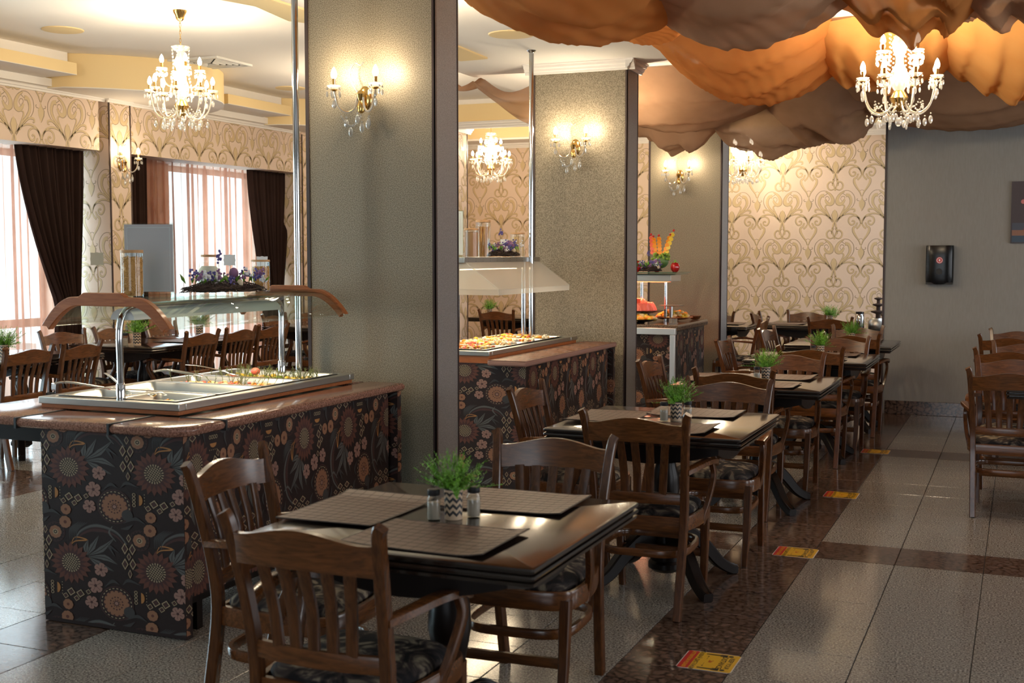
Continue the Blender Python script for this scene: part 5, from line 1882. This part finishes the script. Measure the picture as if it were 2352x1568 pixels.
st = thing('napkin_holder', 'small steel holder at the edge of the third counter', 'holder', (-3.25, 11.95, .957))
MB().box(-.04, .04, -.05, .05, 0, .004).build('base', M['steel'], st)
for xx in (-.03, .0, .03): MB().box(xx - .002, xx + .002, -.045, .045, .004, .05).build('divider', M['steel'], st)
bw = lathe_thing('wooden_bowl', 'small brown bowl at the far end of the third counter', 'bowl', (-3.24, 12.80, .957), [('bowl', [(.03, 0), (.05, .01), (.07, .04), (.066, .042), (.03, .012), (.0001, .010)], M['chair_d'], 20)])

# ================================================================ SCONCES
def bulb_arm(par, Rr, zc, ang, up_z, drop=.10, name='arm'):
    """S-shaped glass arm with cup, candle and bulb; parts: arm > drip_cup, candle, bulb"""
    pts = spl([(0.02, 0, zc), (Rr * .25, 0, zc - drop * .75), (Rr * .55, 0, zc - drop), (Rr * .85, 0, zc - drop * .55), (Rr, 0, zc + up_z)], 5)
    o = MB().sweep(pts, (.013, .013), n=7).sweep([p + Vector((0, .004, .003)) for p in pts], (.005, .005), n=4, m=1).build(name, [M['crystal'], M['gold']], par)
    o.rotation_euler = (0, 0, ang)
    z = zc + up_z
    MB().lathe([(.010, 0), (.030, .006), (.042, .020), (.040, .022), (.010, .010)], 16, (Rr, 0, z)).build('drip_cup', M['crystal'], o)
    MB().lathe([(.010, -.012), (.019, -.004), (.019, -.001), (.0105, .002), (.0105, .062), (.0001, .062)], 14, (Rr, 0, z)).build('candle', M['gold'], o)
    MB().lathe([(.009, .060), (.017, .078), (.0175, .090), (.011, .112), (.003, .126), (.0001, .128)], 14, (Rr, 0, z)).build('bulb', M['bulb'], o)
    b = MB()
    for k in range(5):
        a = 2 * PI * k / 5
        cx_, cy_ = Rr + .040 * math.cos(a), .040 * math.sin(a)
        b.ball((cx_, cy_, z + .004), .006, 0, 6, 4)
        b.ball((cx_, cy_, z - .028), .010, 0, 6, 4, (.8, .8, 1.8))
    # long drop under the arm
    b.ball((Rr * .55, 0, zc - drop - .03), .007, 0, 6, 4)
    b.ball((Rr * .55, 0, zc - drop - .065), .014, 0, 8, 5, (1, .6, 1.8))
    b.ball((Rr, 0, z - .045), .006, 0, 6, 4)
    b.ball((Rr, 0, z - .085), .014, 0, 8, 5, (1, .6, 1.8))
    b.build('crystal_drop', M['crystal'], o)['kind'] = 'stuff'
    return o
def point(loc, e, par, r=.03, col=(1.0, .82, .57)):
    l = bpy.data.lights.new('bulb_light', 'POINT')
    l.energy, l.shadow_soft_size, l.color = e, r, col
    o = bpy.data.objects.new('bulb_light', l)
    o.location = loc
    COL.objects.link(o)
    o.parent = par
    return o
def make_sconce(t, E=12):
    # local: wall plane is y=0, the lamp projects to -y
    b = MB().lathe([(.0001, -.016), (.030, -.014), (.042, -.004), (.045, 0)], 20, (0, 0, 0), 0, Matrix.Rotation(R(90), 4, 'X') @ Matrix.Scale(1.0, 4))
    b.v = [(x, -abs(y), z * 1.6) for x, y, z in b.v]
    b.build('backplate', M['gold'], t)
    MB().lathe([(.008, -.09), (.020, -.08), (.026, -.05), (.016, -.02), (.024, .0), (.030, .02), (.014, .04)], 14, (0, -.045, 0)).build('hub', M['gold'], t)
    MB().sweep([(0, -.01, -.01), (0, -.05, -.02)], (.02, .02), n=8).build('bracket', M['gold'], t)
    for s in (-1, 1):
        o = bulb_arm(t, .155, .0, 0, .045, .085)
        o.location = (0, -.045, 0)
        o.rotation_euler = (0, 0, R(-90 + s * 62))
        a = R(-90 + s * 62)
        point((.155 * math.cos(a), -.045 + .155 * math.sin(a) - .012, .14), E, t)
    MB().sweep(spl([(-.01, -.05, .02), (-.05, -.05, .08), (-.07, -.05, .15), (-.035, -.05, .20), (0, -.05, .185), (.02, -.05, .20)], 6), (.009, .009), n=6).build('scroll', M['crystal'], t)
    b = MB()
    for i in range(15):
        q = i / 14
        b.ball((-.10 + .11 * q, -.10 + .03 * q, -.11 - .055 * math.sin(PI * q)), .0075, 0, 6, 4)
    b.build('bead_chain', M['crystal'], t)['kind'] = 'stuff'
    b = MB()
    for x_, z_ in ((-.045, -.20), (.07, -.16), (.0, -.13), (.03, -.18)):
        b.ball((x_, -.09, z_ + .035), .006, 0, 6, 4)
        b.ball((x_, -.09, z_), .015, 0, 8, 6, (1, .6, 1.9))
    b.build('crystal_drop', M['crystal'], t)['kind'] = 'stuff'
t = thing('wall_sconce', 'two-candle crystal sconce on the first bronze pillar', 'sconce', (-3.575, 6.298, 2.56), 0, 'crystal wall sconces')
make_sconce(t)
t = thing('wall_sconce', 'two-candle crystal sconce on the second bronze pillar', 'sconce', (-3.585, 9.948, 2.57), 0, 'crystal wall sconces')
make_sconce(t)
t = thing('wall_sconce', 'two-candle crystal sconce on the third bronze pillar', 'sconce', (-3.635, 13.598, 2.54), 0, 'crystal wall sconces')
make_sconce(t)
t = thing('wall_sconce', 'two-candle crystal sconce on the wallpapered pilaster between the windows', 'sconce', (-8.742, 10.25, 2.60), R(90), 'crystal wall sconces')
make_sconce(t, 6)

for yy, nm_ in ((6.602, 'first'), (10.252, 'second')):  # two unseen sconces added to brighten the low ceiling between the pillars
    t = thing('wall_sconce', 'added unseen crystal sconce, for ceiling light, on the rear face of the %s bronze pillar' % nm_, 'sconce', (-3.56, yy, 2.56), R(180), 'crystal wall sconces')
    make_sconce(t, 55)
# ================================================================ CHANDELIERS
def make_chandelier():
    t = thing('chandelier', 'x', 'chandelier')
    # local z=0 at the hub bottom ring height (lower arms), total glass height ~.62
    MB().lathe([(.012, -.085), (.03, -.07), (.045, -.03), (.06, .0), (.045, .03), (.03, .05)], 18).build('hub', M['gold'], t)
    MB().lathe([(.025, .04), (.05, .08), (.062, .13), (.045, .18), (.026, .22), (.024, .26), (.045, .31), (.05, .36), (.032, .40), (.02, .43)], 18).build('glass_column', M['crystal'], t)
    MB().lathe([(.02, .43), (.055, .44), (.075, .465), (.072, .468), (.02, .45)], 18).build('crown_bowl', M['crystal'], t)
    for k in range(8):
        bulb_arm(t, .245, .03, 2 * PI * k / 8 + .2, .075, .13)
    for k in range(4):
        bulb_arm(t, .15, .22, 2 * PI * k / 4 + .6, .05, .07)
    b = MB()
    for k in range(8):
        a = 2 * PI * k / 8
        for i in range(14):
            q = i / 13
            r_ = .07 + .03 * q + .02 * math.sin(PI * q) * -1
            b.ball((r_ * math.cos(a), r_ * math.sin(a), .44 - .36 * q), .0075, 0, 6, 4)
        for i in range(9):
            q = i / 8
            aa = a + q * 2 * PI / 8
            b.ball((.15 * math.cos(aa), .15 * math.sin(aa), -.02 - .05 * math.sin(PI * q)), .0065, 0, 6, 4)
    b.build('bead_strands', M['crystal'], t)['kind'] = 'stuff'
    b = MB()
    for k in range(8):
        a = 2 * PI * k / 8 + .4
        for rr, zz in ((.09, -.13), (.20, -.145)):
            b.ball((rr * math.cos(a), rr * math.sin(a), zz + .04), .006, 0, 6, 4)
            b.ball((rr * math.cos(a), rr * math.sin(a), zz), .014, 0, 8, 6, (1, 1, 1.9))
    b.ball((0, 0, -.15), .022, 0, 10, 7, (1, 1, 1.4))
    b.build('crystal_drop', M['crystal'], t)['kind'] = 'stuff'
    for k in range(4):
        a = PI / 2 * k + .5
        point((.17 * math.cos(a), .17 * math.sin(a), .24), 26.0, t, .05)
    return t
chd = make_chandelier()
snapshot(chd)
CHS = [((-6.2, 4.2, 2.80), TZ, 'added unseen chandelier at the left, nearest the entrance, for extra light'),  # this one and the next are unseen, added to light ceilings and wallpaper
       ((-6.35, 11.4, 2.80), TZ, 'added unseen chandelier behind the first bronze pillar, for extra light'),
       ((-6.22, 8.02, 2.83), TZ, 'lit crystal chandelier hanging in front of the left windows'),
       ((-6.60, 15.0, 2.80), TZ, 'lit crystal chandelier seen between the first and second pillars'),
       ((-3.43, 16.0, 2.76), TZ, 'lit crystal chandelier half hidden behind the brown drapery'),
       ((-.775, 8.32, 2.66), CZ, 'lit crystal chandelier under the orange ceiling drapery')]
for (x, y, z), zc, lb in CHS:
    o = place(chd, (x, y, z), .3, lb, 'crystal chandeliers')
    # chain and ceiling rose belong to each chandelier
    b = MB()
    n = int((zc - z - .47 - .05) / .03)
    for i in range(max(1, n)):
        zz = .47 + i * .03
        ring = [(.007 * math.cos(a), 0, zz + .015 + .019 * math.sin(a)) if i % 2 else (0, .007 * math.cos(a), zz + .015 + .019 * math.sin(a)) for a in [2 * PI * q / 10 for q in range(10)]]
        b.sweep(ring, (.004, .004), n=5, closed=True, up=(0, 1, 0) if i % 2 else (1, 0, 0))
    b.build('chain', M['gold'], o)
    MB().lathe([(.012, -.085), (.03, -.07), (.035, -.045), (.05, -.02), (.055, 0)], 20, (0, 0, zc - z)).build('ceiling_rose', M['gold'], o)

# ================================================================ CEILING DRAPERY
def swag(label, x0, x1, y0, y1, sag, mt, seed, zt=CZ - .02, cat_folds=5, ple=0, amp=.030, skew=0.0, nu=90, nv=60, peak=.5, droop=0.0, power=.62):
    rnd = random.Random(seed)
    ph = [rnd.uniform(0, 6.28) for _ in range(8)]
    asy = rnd.uniform(-.12, .12)
    def fn(u, v):
        uu = u
        su = math.sin(PI * min(1, max(0, u + asy * u * (1 - u))))
        S = max(0, su) ** power
        # section: peak of the belly at v = peak
        vv = v ** (math.log(.5) / math.log(peak))
        B = max(0, math.sin(PI * vv)) ** .75
        q = v * cat_folds + .55 * math.sin(PI * u + ph[0]) + .25 * math.sin(2 * PI * u * 1.4 + ph[1])
        sharp = lambda a: 1 - 2 * abs(math.sin(a)) ** .85
        fold = amp * sharp(PI * q + ph[2]) * (.35 + .65 * B) * (.55 + .45 * S)
        fold += amp * .38 * math.sin(2 * PI * (q * 1.7 + .5 * u + .2 * math.sin(5 * u + ph[4])) + ph[3]) * B * (.4 + .6 * math.sin(3.5 * u + ph[5]) ** 2)
        if ple:
            fold += amp * 1.0 * math.sin(ple * 2 * PI * (u + .08 * math.sin(PI * v + ph[4])) + ph[5]) * B * S ** .3
        fold += amp * .09 * math.sin(2 * PI * (9 * v + 5.5 * u + .6 * math.sin(7 * u + ph[5])) + ph[1]) * B + amp * .12 * math.sin(2 * PI * (13 * u - 4 * v + .5 * math.sin(8 * v))) * B
        z = zt - sag * S * B - fold * .9 - .0 - droop * B
        x = x0 + (x1 - x0) * u + skew * B + fold * .5 * math.cos(3 * u + ph[6]) + .04 * math.sin(5 * v + ph[7]) * S
        y = y0 + (y1 - y0) * v + .9 * fold * math.cos(2 * v) + .05 * math.sin(4 * u + ph[6]) * B
        return (x, y, min(z, CZ - .004))
    o = MB().grid(fn, nu, nv).build('ceiling_drape', mt, ang=180)
    tag(o, label, 'drapery', 'organza swags under the ceiling')
    return o
RU, TA = M['rust'], M['taupe']
# near row
swag('rust orange swag farthest left of the near ceiling drapery', -2.85, -1.40, 4.6, 6.9, .56, RU, 1, cat_folds=4, amp=.035)
swag('taupe brown swag overlapping the rust one at the top centre', -1.95, -.72, 5.3, 7.2, .50, TA, 2, cat_folds=5, amp=.035, droop=.05)
swag('rust swag above the right chandelier, near row', -1.15, -.05, 5.6, 7.9, .42, RU, 3, cat_folds=5, ple=5, amp=.045, droop=.02)
swag('taupe swag pleated above the right chandelier', -.75, .55, 5.9, 8.0, .38, TA, 4, cat_folds=5, ple=6, amp=.045)
swag('rust swag in the top right corner of the photo', -.05, 1.5, 5.2, 7.9, .38, RU, 5, cat_folds=4, ple=5, amp=.045)
# middle row, behind the chandelier
swag('small rust tab swag at the left end of the middle drapery row', -2.75, -2.05, 7.3, 8.6, .20, RU, 6, cat_folds=3, amp=.02)
swag('large rust orange swag left of the right chandelier', -2.62, -1.28, 8.4, 10.6, .44, RU, 7, cat_folds=6, amp=.045)
swag('lamplit orange swag directly behind the right chandelier', -1.60, -.35, 8.75, 10.7, .36, M['rust_lit'], 8, cat_folds=2, ple=7, amp=.034)
swag('lamplit orange pleated swag right of the right chandelier', -.70, 1.0, 8.7, 11.0, .52, M['rust_lit'], 9, cat_folds=1, ple=9, amp=.036)
swag('lamplit orange pleated swag at the right edge behind the chandelier', .45, 2.1, 8.7, 11.0, .46, M['rust_lit'], 10, cat_folds=1, ple=8, amp=.036)
# far row
swag('pale taupe swag right behind the second pillar', -4.05, -2.0, 10.4, 12.4, .42, TA, 11, cat_folds=4, amp=.04)
swag('lower taupe swag hanging before the third pillar', -3.95, -2.75, 11.8, 13.1, .56, TA, 12, cat_folds=3, ple=4, amp=.04)
swag('taupe swag in front of the half hidden chandelier', -3.15, -1.45, 11.6, 13.1, .62, TA, 13, cat_folds=5, ple=4, amp=.035)
swag('knotted taupe swag at the corner of the grey wall', -2.40, -1.20, 11.2, 12.9, .56, TA, 14, cat_folds=4, ple=3, amp=.045)
swag('long taupe swag along the top of the grey wall', -1.75, .75, 11.0, 13.05, .46, TA, 15, cat_folds=5, amp=.04)
swag('taupe swag at the right edge along the grey wall', .3, 2.4, 11.0, 13.05, .36, TA, 16, cat_folds=4, amp=.04)
# thin swag between the first and second pillars
def thin(u, v):
    x = -4.95 + 1.20 * u
    d = .13 * math.sin(PI * min(1, u / .26)) * (u < .26) + (.24 * math.sin(PI * (u - .26) / .62) if .26 <= u < .88 else 0)
    low = .05 + .62 * max(0, u - .05) ** 1.5
    z = CZ - .012 - d * .7 * (1 - v) - (d * .5 + low) * v - .012 * math.sin(14 * v + 6 * u)
    return (x, 10.30 + .10 * math.sin(5 * v + 7 * u) - .1 * v, min(z, CZ - .004))
o = MB().grid(thin, 50, 22).build('ceiling_drape', M['taupe'], ang=180)
tag(o, 'thin sheer brown swag left of the second chrome pole', 'drapery', 'organza swags under the ceiling')

# ================================================================ WALL ITEMS
dp = thing('towel_dispenser', 'glossy black paper towel dispenser with a round red sticker on the grey wall', 'dispenser', (-.788, 13.148, 1.35))
b = MB()
def disp(u, v):
    a = -PI / 2 + PI * u
    w_ = .135 * (1 - .03 * abs(2 * v - 1) ** 6)
    x = w_ * math.copysign(abs(math.sin(a)) ** .75, math.sin(a))
    y = -.10 * abs(math.cos(a)) ** .35 * (1 - .12 * abs(2 * v - 1) ** 4)
    return (x, y, .395 * v)
b.grid(disp, 20, 14)
b.add([disp(u / 20, 0) for u in range(21)], [tuple(range(21))])
b.add([disp(u / 20, 1) for u in range(21)], [tuple(range(21))[::-1]])
b.build('cover', M['black'], dp)
MB().box(-.128, .128, -.088, -.004, .0, .02).build('base_lip', M['blackmatt'], dp)
MB().lathe([(.0001, 0), (.033, 0), (.033, .003), (.0001, .003)], 24, (0, 0, 0), 0, Matrix.Translation((.002, -.101, .245)) @ Matrix.Rotation(R(90), 4, 'X')).build('red_sticker', P('sticker_red', (.55, .03, .03), .4), dp)
b = MB().sweep([(.002 + .025 * math.cos(a), -.1048, .245 + .025 * math.sin(a)) for a in [2 * PI * k / 28 for k in range(28)]], (.004, .001), closed=True, up=(0, 1, 0), n=4)
b.box(-.005, .009, -.1053, -.1043, .235, .256)
b.build('sticker_mark', M['paper'], dp)
MB().lathe([(.0001, 0), (.032, 0), (.030, .004), (.0001, .004)], 24, (0, 0, 0), 0, Matrix.Translation((.0, -.100, .13)) @ Matrix.Rotation(R(90), 4, 'X')).build('sensor_window', M['blackmatt'], dp)

ps = thing('wall_picture', 'dark food picture with red berries, cut by the right edge of the photo', 'picture', (-.13, 13.147, 1.765))
MB().box(0, .9, -.02, 0, 0, .61).build('canvas', P('picture_dark', (.045, .032, .04), .5), ps)
b = MB().box(.012, .9, -.0225, -.021, .01, .075, 0).box(.012, .9, -.0225, -.021, .075, .13, 1).box(.012, .9, -.0225, -.021, .13, .20, 2)
b.build('painted_board', [P('picture_blue', (.03, .06, .10), .5), P('picture_board', (.24, .11, .07), .5), P('picture_slate', (.05, .06, .09), .5)], ps)
for x_, z_, r_, mt in ((.13, .41, .022, 'pr'), (.175, .35, .021, 'pr'), (.17, .135, .03, 'rd'), (.24, .11, .035, 'rd'), (.20, .19, .025, 'gr'), (.26, .175, .03, 'gr')):
    cc = {'pr': (.55, .16, .15), 'rd': (.40, .02, .02), 'gr': (.30, .32, .12)}[mt]
    MB().lathe([(.0001, 0), (r_, 0), (r_, .0015), (.0001, .0015)], 18, (0, 0, 0), 0, Matrix.Translation((x_ - .02, -.0235, z_)) @ Matrix.Rotation(R(90), 4, 'X')).build('painted_fruit', P('picture_' + mt, cc, .5), ps)

# ================================================================ FLOOR STICKERS
def text_mesh(txt, size, mt, par, loc, name='lettering', bold=True, sx=1.0):
    cu = bpy.data.curves.new(name, 'FONT')
    cu.body = txt
    cu.size = size
    cu.align_x = 'CENTER'
    cu.align_y = 'CENTER'
    cu.offset = size * .02 if bold else 0
    cu.resolution_u = 2
    tmp = bpy.data.objects.new('tmp', cu)
    COL.objects.link(tmp)
    dg = bpy.context.evaluated_depsgraph_get()
    me = bpy.data.meshes.new_from_object(tmp.evaluated_get(dg))
    bpy.data.objects.remove(tmp)
    me.materials.clear()
    me.materials.append(mt)
    o = bpy.data.objects.new(name, me)
    o.location = loc
    o.scale = (sx, 1, 1)
    o.parent = par
    COL.objects.link(o)
    return o
SY, SR, SB, SW = P('sticker_yellow', (.62, .34, .01), .4), P('sticker_dark_red', (.42, .012, .012), .4), P('sticker_black', (.012, .010, .008), .4), P('sticker_white', (.55, .48, .45), .5)
def make_sticker():
    # local frame: +y is the top of the sticker, +x reading direction
    t = thing('floor_sticker', 'x', 'sticker')
    hw, hh = .112, .112
    def rr(hx, y0, y1, r):
        return [(-hx + r, y0), (hx - r, y0), (hx, y0 + r), (hx, y1 - r), (hx - r, y1), (-hx + r, y1), (-hx, y1 - r), (-hx, y0 + r)]
    MB().prism(rr(hw, -hh, hh, .014), 0.0004, .0012).build('backing', SW, t, smooth=False)
    MB().prism(rr(hw - .004, -hh + .048, hh - .004, .006), .0012, .0016).build('yellow_field', SY, t, smooth=False)
    MB().prism(rr(hw - .004, -hh + .004, -hh + .050, .006), .0012, .0016).build('red_field', SR, t, smooth=False)
    text_mesh('ATTENTION PLEASE', .0225, SY, t, (0, -hh + .028, .0019))
    text_mesh('СПАЗВАЙ ДИСТАНЦИЯ', .0225, SB, t, (0, -hh + .062, .0019))
    text_mesh('KEEP YOUR', .027, SB, t, (0, hh - .030, .0019))
    text_mesh('DISTANCE', .032, SB, t, (0, hh - .060, .0019))
    text_mesh('2м', .026, SR, t, (0, hh - .106, .0019), sx=.9)
    b = MB().box(-.062, -.022, -.0155, -.0145, .0017, .0019).box(.022, .062, -.0155, -.0145, .0017, .0019)
    for s in (-1, 1): b.add([(s * .066, -.015, .0019), (s * .056, -.020, .0019), (s * .056, -.010, .0019)], [(0, 1, 2)])
    b.build('distance_arrow', SB, t, smooth=False)
    for s in (-1, 1):
        b = MB()
        cx_ = s * .087
        b.add([(x, y, .0019) for x, y in circ(cx_, .072, .0105, 14)], [tuple(range(14))])
        b.add([(cx_ + a, c_, .0019) for a, c_ in ((-.012, .058), (.012, .058), (.014, .030), (.009, .028), (.007, .05), (.006, .02), (.006, -.03), (.001, -.03), (0, .012), (-.001, -.03), (-.006, -.03), (-.006, .02), (-.007, .05), (-.009, .028), (-.014, .030))][::-1], [tuple(range(15))])
        b.build('person_symbol', SB, t, smooth=False)
    snapshot(t)
    return t
stk = make_sticker()
for (x, y), lb in zip(((-1.135, 4.775), (-1.125, 6.755), (-1.115, 8.515), (-1.105, 10.53)), ('nearest yellow and red distance sticker on the brown floor band', 'yellow distance sticker second from the camera on the floor band', 'yellow distance sticker third from the camera on the floor band', 'farthest small yellow distance sticker on the floor band')):
    o = place(stk, (x, y, .0008), -PI / 2, lb, 'distance stickers on the floor')
bpy.context.view_layer.update()
print('objects', len(bpy.data.objects), 'tris', sum(len(m.polygons) for m in bpy.data.meshes))
